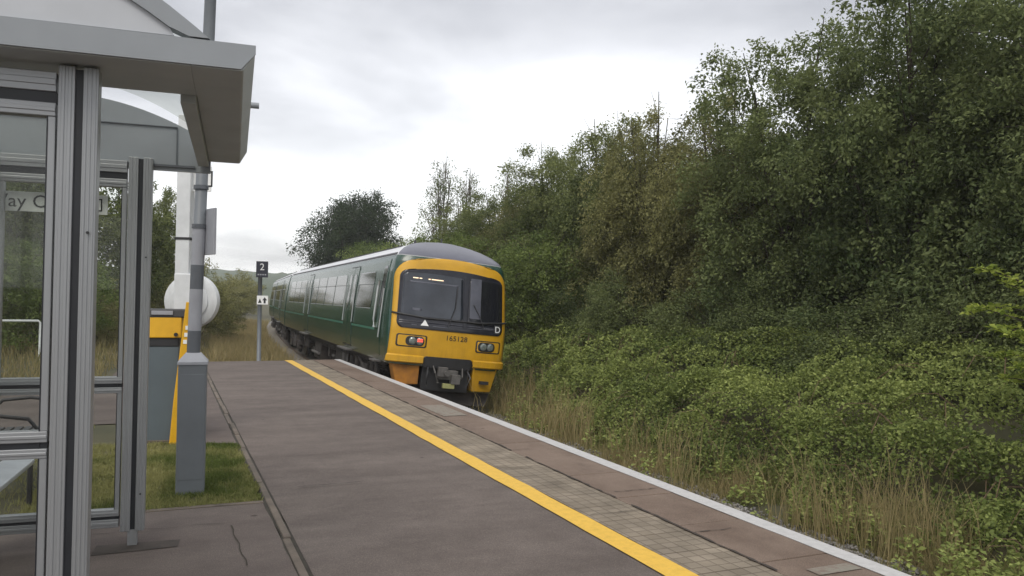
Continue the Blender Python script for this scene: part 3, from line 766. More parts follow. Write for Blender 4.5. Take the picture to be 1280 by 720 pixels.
# ------------------------------------------------------------------ bramble bank
def br_front(y): return 7.75 + 0.75 * fbm(y, 2.0, 0.28) + 0.28 * fbm(y, 5.0, 1.1) - 0.35 * math.exp(-((y - 9.5) / 3.0) ** 2)
def br_height(u, y):
    f = br_front(y); t = (u - f) / 1.1
    if t <= 0: return 0.0
    rise = 1 - math.exp(-2.0 * t)
    hh = 1.0 + 0.30 * fbm(u, y, 0.45, 7) + 0.24 * fbm(u, y, 1.3, 3)
    if u > 11: hh *= max(0.35, 1 - (u - 11) * 0.18)
    if y > 16: hh *= max(0.75, 1 - (y - 16) * 0.012)
    return hh * rise
def scatter_brambles(n, y0, y1, leaf, power=1.0):
    P = []; D = []; T = []; S = []
    for _ in range(n):
        y = y0 + (y1 - y0) * random.random() ** power
        u = random.uniform(7.0, 13.2) if random.random() < 0.5 else random.uniform(7.0, 9.6)
        h = br_height(u, y)
        if h < 0.03: continue
        x = bx(u, y)
        depth = random.random() ** 2 * min(h, 0.42)
        face = u < br_front(y) + 0.9
        if face and random.random() < 0.65: depth = random.random() * h
        z = ground_h(x, y) + h - depth
        cl = noise.noise(Vector((x * 1.3, y * 1.3, z * 2.2))) + 0.45 * noise.noise(Vector((x * 3.4, y * 3.4, z * 4)))
        if cl < -0.22 and random.random() < 0.25: continue
        P.append((x + 0.10 * min(0, cl), y, z + 0.16 * cl - (0.22 if cl < -0.18 else 0.0))); 
        D.append((random.gauss(-0.35, 0.8), random.gauss(-0.2, 0.8), random.gauss(0.0, 0.5)))
        T.append(min(1, max(0, 0.42 + 0.45 * noise.noise(Vector((x * .7, y * .7, 4))) + 0.25 * cl + random.gauss(0, .20))))
        S.append(leaf * random.uniform(0.6, 1.3))
    return np.array(P), np.array(D), np.array(S), np.array(T)
A = [scatter_brambles(165000, 2.5, 15, 0.058), scatter_brambles(110000, 15, 32, 0.078), scatter_brambles(34000, 32, 80, 0.15)]
V = []; T = []
for a in A:
    v, t = leaf_data(*a, w=0.62); V.append(v); T.append(t)
bm_ = mesh_obj('brambles', quads_mesh('brambles', np.concatenate(V), np.concatenate(T)), 'leaf_bramble')
tag(bm_, 'dense green bramble thicket covering the bank right of the track', 'brambles', kind='stuff')
canes = MB()
for _ in range(190):
    y = 3 + 26 * random.random() ** 1.4; u = br_front(y) + random.uniform(-.1, 2.6); x = bx(u, y); z = ground_h(x, y) + br_height(u, y) * random.uniform(.5, 1.0)
    a = random.uniform(0, 6.28); ln = random.uniform(.4, 1.1); dx, dy = math.cos(a) * ln, math.sin(a) * ln; up_ = random.uniform(.08, .32)
    canes.tube([(x, y, z - .1), (x + dx * .35, y + dy * .35, z + up_), (x + dx * .7, y + dy * .7, z + up_ * .8), (x + dx, y + dy, z - .12)], [.006, .005, .004, .002], 5, cap=False)
tag(canes.build('bramble_canes', mat('dead_cane', (0.13, 0.085, 0.05), 0.9, var=.3)), 'thin brown arching canes standing out of the bramble bank', 'bramble canes', kind='stuff')
# long grass and seed stalks along the foot of the bank
def blades(P, H, lean, T, w):
    n = len(P); th = rng.uniform(0, 6.28, n); side = np.stack([np.cos(th), np.sin(th), np.zeros(n)], 1)
    ld = rng.normal(size=(n, 3)) * lean[:, None]; ld[:, 2] = 0
    V = np.empty((n, 2, 4, 3)); up = np.array([0, 0, 1.0]); Hc = H[:, None]; W = w[:, None]
    m1 = P + up * Hc * 0.55 + ld * Hc * 0.35; m2 = P + up * Hc * (0.97 - 0.2 * np.linalg.norm(ld, axis=1, keepdims=True)) + ld * Hc
    V[:, 0, 0] = P - side * W; V[:, 0, 1] = P + side * W; V[:, 0, 2] = m1 + side * W * .7; V[:, 0, 3] = m1 - side * W * .7
    V[:, 1, 0] = m1 - side * W * .7; V[:, 1, 1] = m1 + side * W * .7; V[:, 1, 2] = m2 + side * W * .15; V[:, 1, 3] = m2 - side * W * .15
    return V.reshape(-1, 3), np.repeat(T, 8)
P = []; H = []; Ln = []; T = []; W = []
def add_blade(x, y, z, h, ln, t, w): P.append((x, y, z)); H.append(h); Ln.append(ln); T.append(t); W.append(w)
for _ in range(76000):
    y = 2.2 + 75 * random.random() ** 2.0
    lo = 6.72 + 0.22 * fbm(y, 0, 0.9); u = lo + (br_front(y) + 0.55 - lo) * random.random()
    cl = fbm(u, y, 0.8, 11); c2 = fbm(u, y, 2.6, 4)
    if cl + c2 * 0.7 < -0.45: continue
    x = bx(u, y); t = (u - lo) / 1.4
    h = (0.14 + 0.34 * min(1, t) * random.random() + 0.22 * max(0, cl)) * random.uniform(.6, 1.25)
    add_blade(x, y, ground_h(x, y) - 0.02, h, 0.28, min(1, max(0, 0.42 + 0.5 * cl + random.gauss(0, .22))), 0.003 + 0.00018 * y)
for _ in range(11000):          # tall straw clumps with seed heads
    y = 2.2 + 50 * random.random() ** 1.8
    u = br_front(y) - 0.55 + random.gauss(0.25, 0.38)
    if fbm(u, y, 0.9, 21) < 0.16: continue
    x = bx(u, y); add_blade(x, y, ground_h(x, y), random.uniform(.5, 1.2), 0.22, random.uniform(.45, 1.0), 0.0035 + 0.00016 * y)
# dry grassland beyond the platform end, both sides of the track
for _ in range(60000):
    y = 15.5 + 60 * random.random() ** 1.3; x = random.uniform(-16, 7)
    if x > track_x(y) - 1.6: continue
    if y < 29.5 and x > 0.7: continue
    if y < PE and x > -1.15: continue
    add_blade(x, y, ground_h(x, y), random.uniform(.15, .5), 0.3, random.uniform(.25, 1.0), 0.009)
for _ in range(16000):
    y = random.uniform(30, 80); x = track_x(y) - random.uniform(1.45, 4.6)
    add_blade(x, y, ground_h(x, y), random.uniform(.25, .7), 0.25, random.uniform(.5, 1.0), 0.012)
v, t = blades(np.array(P), np.array(H), np.array(Ln), np.array(T), np.array(W))
tag(mesh_obj('long_grass', quads_mesh('long_grass', v, t), 'dry_grass'), 'dry straw coloured long grass at the foot of the bank and lineside', 'grass', kind='stuff')
# mown grass in the platform lawn
P = []; H = []; Ln = []; T = []; W = []
for _ in range(75000):
    if random.random() < 0.72: x = random.uniform(-1.0, 0.77); y = random.uniform(6.9, 10.05)
    else: x = random.uniform(-6, -0.8); y = random.uniform(6.95, 11.55)
    if x > -0.3 and y > 10.1 - (x + .34) * 0.39: continue
    x += 0.05 * fbm(y, 1, 3.0) if x > .5 else 0; y += 0.05 * fbm(x, 2, 3.0) if y < 7.1 else 0
    if fbm(x, y, 1.1, 3) < -0.42 and random.random() < .8: continue
    t = min(1, max(0, 0.48 - 1.3 * fbm(x, y, 1.3, 31) + (0.25 if x < 0 else 0) * 0.8 + random.gauss(0, .18)))
    add_blade(x, y, -0.012, random.uniform(.02, .06), 0.5, t, 0.0028)
v, t = blades(np.array(P), np.array(H), np.array(Ln), np.array(T), np.array(W))
tag(mesh_obj('lawn_grass', quads_mesh('lawn_grass', v, t), 'lawn'), 'short mown grass in the plot beside the platform', 'grass', kind='stuff')
# broad green weeds standing in the grass at the bank foot
P = []; D = []; S = []; T = []
for _ in range(90):
    y = 4.5 + 24 * random.random() ** 1.5; u = br_front(y) - random.uniform(-0.1, .75); x = bx(u, y); z0 = ground_h(x, y); hh = random.uniform(.25, .65)
    for k in range(60):
        t = random.random(); a = random.uniform(0, 6.28); rr = 0.16 * (1 - t * .6)
        P.append((x + math.cos(a) * rr * random.random(), y + math.sin(a) * rr * random.random(), z0 + hh * t)); D.append((math.cos(a), math.sin(a), random.uniform(-.3, .6)))
        S.append(random.uniform(.04, .09)); T.append(random.uniform(.3, 1.0))
v, t = leaf_data(np.array(P), np.array(D), np.array(S), np.array(T))
tag(mesh_obj('weeds', quads_mesh('weeds', v, t), 'leaf_bramble'), 'leafy green weeds among the dry grass below the brambles', 'weeds', kind='stuff')
# bright sapling reaching in from the right
sap = empty('sapling', (9.12, 5.88, ground_h(9.12, 5.88)), label='bright yellow green sapling reaching in above the brambles at the right', cat='sapling')
stem = MB(); P = []; D = []; S = []; T = []
stem.tube([(0, 0, -0.2), (0.03, 0, 1.0), (-0.05, 0.05, 2.2), (0, 0, 3.0)], [0.03, 0.025, 0.018, 0.006], 7)
def sap_branch(a, b, c, n):
    a, b, c = Vector(a), Vector(b), Vector(c)
    q = [a.lerp(b, t).lerp(b.lerp(c, t), t) for t in (0, .25, .5, .75, 1)]
    stem.tube(q, [0.012, .009, .007, .005, .002], 5)
    for k in range(n):
        t = random.random() ** 0.7; p = a.lerp(b, t).lerp(b.lerp(c, t), t)
        for j in range(3):
            ang = random.uniform(0, 6.28)
            d = Vector((math.cos(ang), math.sin(ang), random.uniform(-.4, .6)))
            P.append(tuple(p + d * random.uniform(0, .06))); D.append(tuple(d)); S.append(random.uniform(.05, .095)); T.append(random.random())
for i in range(12):
    z = 1.15 + i * 0.14; a = R(150 + random.uniform(-65, 75)); ln = random.uniform(0.55, 1.05) * (1.15 - abs(i - 5) * 0.06)
    sap_branch((0, 0, z), (math.cos(a) * ln * .6, math.sin(a) * ln * .6, z + 0.22), (math.cos(a) * ln, math.sin(a) * ln, z + random.uniform(.05, .3)), 30)
stem.build('stem', 'bark', sap, smooth=True)
v, t = leaf_data(np.array(P), np.array(D), np.array(S), np.array(T), w=0.62)
mesh_obj('foliage', quads_mesh('foliage', v, t), 'leaf_yellow', sap)
# ------------------------------------------------------------------ train
PRZ = [1.02, 1.15, 1.35, 1.75, 2.1, 2.6, 3.0, 3.25, 3.42, 3.55, 3.65, 3.73, 3.78, 3.795]
PRW = [1.33, 1.36, 1.39, 1.405, 1.40, 1.372, 1.345, 1.305, 1.22, 1.07, .88, .64, .36, 0.02]
def bw(z): return float(np.interp(z, PRZ, PRW))
def nose(u, z):
    s = min(1.0, abs(u) / max(bw(z), 1e-3))
    p = 0.34 * (1 - (1 - s ** 3.0) ** (1 / 2.4))
    rk = 0.0
    if z > 1.85: rk = 0.30 * (min(z, 3.3) - 1.85) / 1.45
    if z > 3.28: rk += 0.95 * ((z - 3.28) / 0.515) ** 1.7
    if z < 1.3: rk += 0.05 * (1.3 - z)
    return p + rk
def npt(u, z, off=0.0):
    z = float(z); e_ = 0.01
    p = Vector((u, nose(u, z), z))
    a = Vector((u + e_, nose(u + e_, z), z)) - Vector((u - e_, nose(u - e_, z), z))
    b = Vector((u, nose(u, z + e_), z + e_)) - Vector((u, nose(u, z - e_), z - e_))
    nrm = a.cross(b).normalized()
    if nrm.y > 0: nrm = -nrm
    return p + nrm * off
def rr_rows(u0, u1, z0, z1, r, rt=None, crown=0.0, nr=26, nc=28, skew=0.0):
    rt = rt or r; rows = []
    zz = sorted(set([z0 + r * (1 - math.cos(t)) for t in np.linspace(0, math.pi / 2, 7)] + list(np.linspace(z0 + r, z1 - rt, nr)) +
                    [z1 - rt * (1 - math.cos(t)) for t in np.linspace(0, math.pi / 2, 8)]))
    for z in zz:
        i0 = 0.0
        if z < z0 + r: i0 = r - math.sqrt(max(0, r * r - (z0 + r - z) ** 2))
        if z > z1 - rt: i0 = rt - math.sqrt(max(0, rt * rt - (z - z1 + rt) ** 2))
        k = (z - z0) / (z1 - z0)
        rows.append([(u0 + i0 + skew * k + (u1 - u0 - 2 * i0 - 2 * skew * k) * j / nc, z, (1 - ((j / nc) * 2 - 1) ** 2) * crown * k * k) for j in range(nc + 1)])
    return rows
def face_patch(name, m, parent, u0, u1, z0, z1, r, off, rt=None, crown=0.0, skew=0.0, th=0.012, nr=20, nc=24):
    mb = MB()
    mb.quad_grid([[npt(u, z + c, off) for u, z, c in row] for row in rr_rows(u0, u1, z0, z1, r, rt, crown, nr, nc, skew)])
    o = mb.build(name, m, parent, smooth=True)
    so = o.modifiers.new('solid', 'SOLIDIFY'); so.thickness = th; so.offset = 1 if False else -1
    return o
def side_patch(name, m, parent, side, y0, y1, z0, z1, off, th=0.012, r=0.04):
    mb = MB(); rows = []
    zs = sorted(set([z0, z0 + r * .3, z0 + r] + list(np.linspace(z0 + r, z1 - r, 8)) + [z1 - r * .3, z1]))
    for z in zs:
        i0 = 0
        if z < z0 + r: i0 = r - math.sqrt(max(0, r * r - (z0 + r - z) ** 2))
        if z > z1 - r: i0 = r - math.sqrt(max(0, r * r - (z - z1 + r) ** 2))
        rows.append([(side * (bw(z) + off), y0 + i0 + (y1 - y0 - 2 * i0) * t, z) for t in (0, .5, 1)])
    if side < 0: rows = [rw[::-1] for rw in rows]
    mb.quad_grid(rows)
    o = mb.build(name, m, parent)
    so = o.modifiers.new('solid', 'SOLIDIFY'); so.thickness = th; so.offset = -1
    return o
CL = 22.6
def bogie(parent, yc):
    b = MB()
    for s in (-1, 1):
        b.box((s * 1.06 - .06, yc - 1.75, .42), (s * 1.06 + .06, yc + 1.75, .62))
        b.box((s * 1.08 - .09, yc - .45, .30), (s * 1.08 + .09, yc + .45, .78))
        for a in (-1.3, 1.3):
            b.box((s * 1.08 - .10, yc + a - .16, .26), (s * 1.08 + .10, yc + a + .16, .56))
            b.tube([(s * 1.12, yc + a - .28, .62), (s * 1.12, yc + a - .28, .92)], .09, 10)
            b.tube([(s * 1.12, yc + a + .28, .62), (s * 1.12, yc + a + .28, .92)], .09, 10)
        b.tube([(s * 1.16, yc - .7, .50), (s * 1.16, yc + .7, .88)], .04, 8)
    b.box((-1.0, yc - .3, .45), (1.0, yc + .3, .75))
    o = b.build('bogie', 'grime', parent, bevel=.01)
    for a in (-1.3, 1.3):
        w = MB()
        for s in (-1, 1):
            w.tube([(s * .69, yc + a, .42), (s * .76, yc + a, .42), (s * .78, yc + a, .42), (s * .83, yc + a, .42)], [.45, .45, .42, .40], 28)
        w.tube([(-.7, yc + a, .42), (.7, yc + a, .42)], .08, 10)
        w.build('wheelset', 'dark_metal', parent)
def underframe(parent, seed):
    rg = random.Random(seed); a = MB(); b = MB()
    a.box((-1.22, .9, .93), (1.22, CL - .4, 1.03))
    y = 5.2
    while y < CL - 6.2:
        ln = rg.uniform(.6, 2.0)
        for s in (-1, 1):
            l2 = ln * rg.uniform(.6, 1.0); z0 = rg.uniform(.28, .55); dx = rg.uniform(.82, 1.12)
            ca, cb2 = (min(s * .35, s * dx), y, z0), (max(s * .35, s * dx), y + l2, .93)
            if rg.random() < .7: a.box(ca, cb2)
            else: MB().box(ca, cb2).build('equipment_box', 'grime_light', parent, bevel=.012)
            if rg.random() < .6:
                MB().tube([(s * (dx + .06), y, z0 + .18), (s * (dx + .06), y + l2, z0 + .18)], .05, 8).build('pipe', 'grime_light', parent)
            if rg.random() < .5:
                a.tube([(s * (dx + .05), y + l2 * .5, z0 + .05), (s * (dx + .05), y + l2 * .5, .95)], .035, 6)
            if rg.random() < .5: a.tube([(s * .5, y + l2 + .1, z0 + .3), (s * 1.1, y + l2 + .1, z0 + .3)], .16, 12)
        y += ln + rg.uniform(.1, .45)
    for s in (-1, 1):
        for k in range(3): a.tube([(s * (1.18 - .05 * k), 1.0, .9 - .06 * k), (s * (1.18 - .05 * k), CL - .5, .9 - .06 * k)], .018, 6)
    a.build('underframe', 'grime', parent, bevel=.012)
def make_car(parent, loc, rot, cab, seed):
    # body side and end: green, one shell
    def shell(z0, z1, n, m, name, par):
        rows = []
        for z in np.unique(np.concatenate([np.linspace(z0, z1, n)] + [[q] for q in PRZ if z0 < q < z1])):
            w = bw(z); row = []
            if cab:
                th = np.linspace(-math.pi / 2, math.pi / 2, 41)
                fr = [(w * math.sin(t), nose(w * math.sin(t), z), z) for t in th]
                row = [(-w, CL, z), (-w, 12, z), (-w, max(nose(w, z) + .5, 2.2), z), (-w, nose(w, z) + .12, z)] + fr + \
                      [(w, nose(w, z) + .12, z), (w, max(nose(w, z) + .5, 2.2), z), (w, 12, z), (w, CL, z)]
            else:
                ws = np.linspace(-w, w, 11)
                row = [(-w, CL, z), (-w, 11, z), (-w, 0.02, z)] + [(q, 0.0, z) for q in ws] + [(w, 0.02, z), (w, 11, z), (w, CL, z)]
            rows.append(row)
        mb = MB(); mb.quad_grid(rows)
        # far end
        b = len(mb.v); er = [[(w_, CL, z) for w_ in (-bw(z), bw(z))] for z in np.linspace(z0, z1, 8)]
        mb.quad_grid(er)
        return mb.build(name, m, par, smooth=True)
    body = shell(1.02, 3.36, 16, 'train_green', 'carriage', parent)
    for p in body.data.polygons: p.use_smooth = len(p.vertices) == 4 and abs(p.normal.y) < .9999
    body.location = loc; body.rotation_euler = rot; body.scale = (1.01, 1, 1.045)
    shell(3.36, 3.795, 22, 'train_roof', 'roof', body)
    if cab:      # darker paint on the dome above the windscreen
        mb = MB(); rows = []
        for z in np.linspace(3.37, 3.785, 20):
            w = bw(z)
            rows.append([npt(w * .999 * math.sin(t), z, .008) for t in np.linspace(-math.pi / 2 * .93, math.pi / 2 * .93, 33)])
        mb.quad_grid(rows); mb.build('roof_dome', 'train_dome', body, smooth=True)
    MB().box((-1.30, .6, .99), (1.30, CL - .05, 1.03)).build('floor_pan', 'grime', body)
    for s in (-1, 1):
        y0 = 0.75 if cab else 0.1
        side_patch('gutter', 'roof_dark', body, s, y0, CL - .1, 3.385, 3.415, .012)
        side_patch('waist_stripe', 'train_stripe', body, s, 1.55 if cab else .15, CL - .1, 1.66, 1.71, .005, .006)
        doors = (5.3, 14.6)
        # door leaves, glazing and the dark rubber gap
        for yd in doors:
            side_patch('door_gap', 'rubber', body, s, yd - .68, yd + .68, 1.12, 3.22, .004, .006)
            for a, b_ in ((yd - .65, yd - .02), (yd + .02, yd + .65)):
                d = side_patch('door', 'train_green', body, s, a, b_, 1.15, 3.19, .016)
                side_patch('door_window', 'win_glass', d, s, a + .14, b_ - .14, 2.12, 3.0, .020, r=.08)
            for q in (yd - .72, yd + .72):
                MB().tube([(s * (bw(1.7) + .03), q, 1.75), (s * (bw(2.5) + .05), q, 2.75)], .014, 6).build('handrail', 'win_frame', body)
            st = MB().box((s * 1.30 if s > 0 else -1.50, yd - .75, 1.00), (1.50 if s > 0 else -1.30, yd + .75, 1.045))
            st.build('door_step', 'grime_light', body, bevel=.006)
        segs = ((2.35, 4.35), (6.4, 8.2), (8.35, 10.15), (10.3, 12.1), (12.25, 13.6), (15.7, 17.5), (17.65, 19.4), (19.55, 21.4))
        for a, b_ in segs:
            wd = side_patch('window', 'win_glass', body, s, a, b_, 2.16, 3.02, .006, r=.09)
            side_patch('window_bar', 'win_frame', wd, s, a + .03, b_ - .03, 2.715, 2.735, .022, .008, r=.006)
            side_patch('window_bar', 'win_frame', wd, s, a + .03, b_ - .03, 2.135, 2.150, .010, .008, r=.005)
    for y in np.arange(2.6, CL - 1, 2.35):
        z = 3.785
        rf = MB(); rf.box((-.42, y, z - .02), (.42, y + (1.1 if int(y) % 2 else .55), z + .055))
        rf.build('roof_vent', 'roof_dark', body, bevel=.02)
    ri = MB()
    for s in (-1, 1): ri.tube([(s * .93, 1.7, 3.645), (s * .93, CL - .2, 3.645)], .014, 5)
    ri.build('roof_rib', 'roof_dark', body)
    bogie(body, 3.6); bogie(body, CL - 3.2); underframe(body, seed)
    bl = MB()
    bl.box((-.85, CL - .01, 1.05), (.85, CL + .5, 3.35)); bl.build('gangway', 'bellows', body, bevel=.05)
    if not cab: return body
    # ---- cab end
    for s in (-1, 1):
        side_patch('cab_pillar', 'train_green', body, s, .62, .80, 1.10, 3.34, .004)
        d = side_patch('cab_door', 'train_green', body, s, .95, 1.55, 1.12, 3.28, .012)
        side_patch('cab_door_window', 'screen_dark', d, s, 1.05, 1.40, 2.20, 3.12, .016, r=.06)
        h = MB(); h.tube([(s * (bw(1.6) + .05), 1.50, 1.72), (s * (bw(1.8) + .055), 1.50, 1.9), (s * (bw(2.4) + .05), 1.52, 2.62), (s * (bw(2.7) + .04), 1.52, 2.78)], .030, 8)
        MB().tube([(s * (bw(1.6) + .05), .90, 1.52), (s * (bw(2.6) + .05), .90, 2.6)], .016, 8).build('grab_rail', 'win_frame', body)
        h.build('grab_rail', 'win_frame', body, smooth=True)
        MB().box((s * 1.3 if s > 0 else -1.46, .95, .98), (1.46 if s > 0 else -1.3, 1.55, 1.02)).build('cab_step', 'grime_light', body, bevel=.006)
    yf = face_patch('front_panel', 'train_yellow', body, -1.345, 1.345, 1.14, 3.27, .10, .010, rt=.42, crown=.10, skew=.028, nr=30, nc=40)
    face_patch('windscreen_surround', 'screen_black', body, -1.235, 1.235, 1.80, 3.04, .13, .024, rt=.16, crown=.085, skew=.028, nr=24, nc=36)
    face_patch('windscreen', 'screen_glass', body, -1.16, 0.24, 2.06, 2.97, .06, .030, rt=.07, crown=.03, skew=0.03)
    face_patch('windscreen', 'screen_dark', body, 0.36, 1.16, 2.00, 2.97, .06, .030, rt=.08, skew=0.015)
    face_patch('reflection_and_blind', 'screen_pale', body, 0.40, 0.66, 2.12, 3.00, .02, .034, th=.004)  # pale strip: a reflection on the right pane, painted as its own patch
    face_patch('reflection_and_blind', 'screen_pale', body, -1.0, 0.10, 2.78, 2.81, .01, .034, th=.004).name = 'blind_edge'
    for a, b_ in ((-.94, -.82), (-.80, -.74), (-.60, -.55), (-.53, -.25)):
        face_patch('destination_display', 'display', body, a, b_, 2.865, 2.885, .006, .036, th=.004, nr=3, nc=4)
    face_patch('headcode_box', 'screen_pale', body, -.92, -.72, 2.18, 2.23, .01, .036, th=.004, nr=3, nc=4)
    face_patch('windscreen_pillar', 'screen_black', body, .25, .35, 1.9, 3.02, .02, .036, th=.01)
    for (a, b_, c) in (((-.10, 1.90), (.05, 2.3), (.08, 2.75)), ((.75, 1.92), (.62, 2.2), (.48, 2.42))):
        MB().tube([npt(*a, .05), npt(*b_, .055), npt(*c, .05)], .010, 5).build('wiper', 'black', body)
    hb = MB(); hb.tube([npt(-1.33, 2.10, .02), npt(-1.2, 2.08, .05), npt(-.6, 2.03, .05), npt(.6, 2.03, .05), npt(1.2, 2.08, .05), npt(1.33, 2.10, .02)], .022, 6)
    hb.build('handhold_bar', 'black', body, smooth=True)
    # warning triangle, unit number, letter D
    tri = MB(); tri.v = [npt(-.72, 1.87, .034), npt(-.54, 1.87, .034), npt(-.63, 2.0, .034)]; tri.v = [tuple(p) for p in tri.v]; tri.f = [(0, 1, 2)]
    to = tri.build('warning_triangle', 'sign_white', body); so = to.modifiers.new('solid', 'SOLIDIFY'); so.thickness = .004
    for a, b_ in ((-.92, -.80), (-.45, -.10)):
        face_patch('maker_plate', 'screen_pale', body, a, b_, 1.865, 1.880, .005, .034, th=.004, nr=3, nc=4)
    def on_face(u0, z0, off): return lambda p: npt(u0 + p.x, z0 + p.y, off + p.z)
    lettering('unit_number', '165128', .155, 'text_black', body, None, on_face(.13, 1.655, .016), 1.12)
    dp = face_patch('letter_plate', 'black', body, 1.02, 1.18, 1.84, 2.03, .02, .034, th=.004, nr=3, nc=5)
    lettering('letter', 'D', .20, 'text_white', body, None, on_face(1.10, 1.925, .040))
    lettering('small_lettering', 'TURBO', .075, 'screen_pale', body, None, on_face(.10, 1.90, .034)) if False else None
    # headlamp clusters
    for s in (-1, 1):
        a, b_ = (-1.21, -.54) if s < 0 else (.60, 1.22)
        hl_ = face_patch('headlight', 'dark_metal', body, a, b_, 1.40, 1.67, .05, .014)
        face_patch('headlight_bezel', 'train_yellow', hl_, a + .035, b_ - .03, 1.425, 1.645, .04, .022)
        face_patch('headlight_bezel', 'dark_metal', hl_, a + (.20 if s < 0 else .05), b_ - (.06 if s < 0 else .15), 1.435, 1.635, .09, .028).name = 'headlight_recess'
        for k, cu in enumerate((-.86, -.70) if s < 0 else (.78, .95)):
            c = npt(cu, 1.535, .03); n_ = (npt(cu, 1.535, .1) - npt(cu, 1.535, 0)).normalized()
            red = (s < 0 and k == 1)
            lm = MB().tube([c, c + n_ * .02, c + n_ * .035], [.082, .078, .05], 20)
            lm.build('tail_lamp' if red else 'head_lamp', 'lamp_glass', hl_, smooth=False)
            if red:
                for dz in (-.012, .028):
                    q_ = c + n_ * .03
                    MB().box((q_.x - .062, q_.y - .012, q_.z + dz), (q_.x + .062, q_.y, q_.z + dz + .026)).build('lit_lens', 'lamp_red', hl_, bevel=.004)
    # bumper ledge, valance, coupler recess
    for ua, ub in ((-1.33, -.585), (.565, 1.33)):
        lg = MB(); rows = []
        for z, o_ in ((1.22, .012), (1.20, .045), (1.10, .055), (1.08, .02)):
            rows.append([npt(u, z, o_) for u in np.linspace(ua, ub, 16)])
        lg.quad_grid(rows); lo = lg.build('bumper', 'train_yellow', body, smooth=False)
        so = lo.modifiers.new('solid', 'SOLIDIFY'); so.thickness = .02
    face_patch('coupler_recess', 'black', body, -.58, .56, 1.00, 1.235, .03, .020, rt=.07, nr=6)
    MB().box((-.56, .10, .50), (.54, .75, 1.05)).build('coupler_bay', 'black', body, bevel=.02)
    cpb = MB()
    cpb.box((-.20, -.16, .78), (.20, .1, .98)); cpb.box((-.26, -.22, .84), (-.05, -.1, 1.04)); cpb.box((.04, -.26, .70), (.24, -.1, .90))
    cpb.tube([(-.1, -.2, .92), (-.1, -.34, .92)], .05, 10); cpb.tube([(-.35, .05, 1.1), (-.30, -.1, .9), (-.2, -.02, .7)], .02, 6); cpb.tube([(.35, .05, 1.1), (.33, -.1, .85), (.22, -.02, .68)], .02, 6)
    cp_ = cpb.build('coupler', 'grime_light', body, bevel=.015)
    MB().box((-.13, -.23, .60), (.13, -.12, .70)).build('coupler_plate', mat('pale_plate', (.33, .33, .14), .6), cp_, bevel=.01)
    vr = MB(); vr.prism([(.60, .02, 1.09), (1.24, .16, 1.09), (1.10, .14, .55), (.62, .02, .55)], None, (0, .35, 0)); fix_normals(vr.build('valance', 'train_yellow', body, bevel=.015))
    MB().box((.78, -.0, .72), (1.0, .05, .79)).build('valance_slot', 'black', body)
    vl = MB(); vl.prism([(-1.24, .20, 1.09), (-.62, .10, 1.09), (-.62, .10, .62), (-1.10, .18, .58)], None, (0, .35, 0)); fix_normals(vl.build('valance', 'train_yellow_dirty', body, bevel=.015))
    sp_ = MB(); sp_.prism([(-1.15, .35, .50), (1.15, .35, .50), (1.05, .25, .22), (-1.05, .25, .22)], None, (0, .04, 0)); fix_normals(sp_.build('obstacle_deflector', 'grime', body))
    for s in (-1, 1):
        j = MB(); j.tube([(s * .45, -.02, 1.02), (s * .50, -.14, .85), (s * .46, -.05, .62)], .022, 7); j.build('brake_hose', 'black', body, smooth=True)
    an = MB(); an.tube([(0, 1.6, 3.78), (0, 1.6, 3.93)], .02, 6); an.tube([(-.55, 2.0, 3.74), (-.55, 2.0, 3.84)], .03, 6); an.build('roof_aerial', 'roof_dark', body)
    return body
TY = 17.1
CANT = R(5.2)
train = empty('train', (track_x(TY), TY, RAIL), label='dark green two carriage train with yellow cab front leaving along the curve', cat='train')
def car_tf(y0):
    c0 = Vector((track_x(y0), y0)); c1 = Vector((track_x(y0 + CL), y0 + CL))
    a = math.atan2(c1.x - c0.x, c1.y - c0.y)
    return (c0.x - track_x(TY), y0 - TY, 0), a
p_, a_ = car_tf(TY)
make_car(train, p_, (0, CANT, -a_), True, 5)
p2, a2 = car_tf(TY + CL * math.cos(a_) + .42)
make_car(train, p2, (0, CANT, -a2), False, 9)
# ------------------------------------------------------------------ waiting shelter
SH = empty('waiting_shelter', (-0.18, 6.02, 0), (0, 0, R(-4.2)), 'grey aluminium glazed waiting shelter with arched roof at the left', 'shelter')
def extrusion(mb, x0, x1, y0, y1, z0, z1, ribs=3):
    mb.box((x0, y0, z0), (x1, y1, z1))
    w = (x1 - x0) / (ribs * 2 + 1)
    for k in range(ribs):
        a = x0 + w * (2 * k + 1)
        mb.box((a - w * .1, y0 - .004, z0), (a + w * 1.1, y0 + .01, z1 - .001))
def rail_x(mb, x0, x1, y0, y1, z0, z1, ribs=2):
    mb.box((x0, y0, z0), (x1, y1, z1))
    w = (z1 - z0) / (ribs * 2 + 1)
    for k in range(ribs):
        a = z0 + w * (2 * k + 1)
        mb.box((x0 + .001, y0 - .004, a), (x1 - .001, y0 + .01, a + w))
NY = -2.28        # local y of the near end wall
BACK = -0.92
def post(x, y, zb, foot=True):
    p = MB()
    extrusion(p, x - .076, x - .015, y - .04, y + .04, zb, 2.63, 2)
    extrusion(p, x + .015, x + .072, y - .04, y + .04, zb, 2.63, 3)
    o = p.build('post', 'alu', SH, bevel=.004)
    MB().box((x - .015, y - .028, zb + .005), (x + .015, y + .03, 2.62)).build('seal_strip', 'rubber', o)
    for zz in (.35, 1.95):
        MB().tube([(x + .045, y - .044, zz), (x + .045, y - .052, zz)], .006, 8).build('bolt', 'dark_metal', o)
    if foot: MB().box((x - .03, y - .03, 0), (x + .03, y + .03, zb + .01)).build('foot', 'alu', o)
    return o
post(0, 0, .10); post(0, NY, .10); post(BACK, 0, .10); post(BACK, NY, .10)
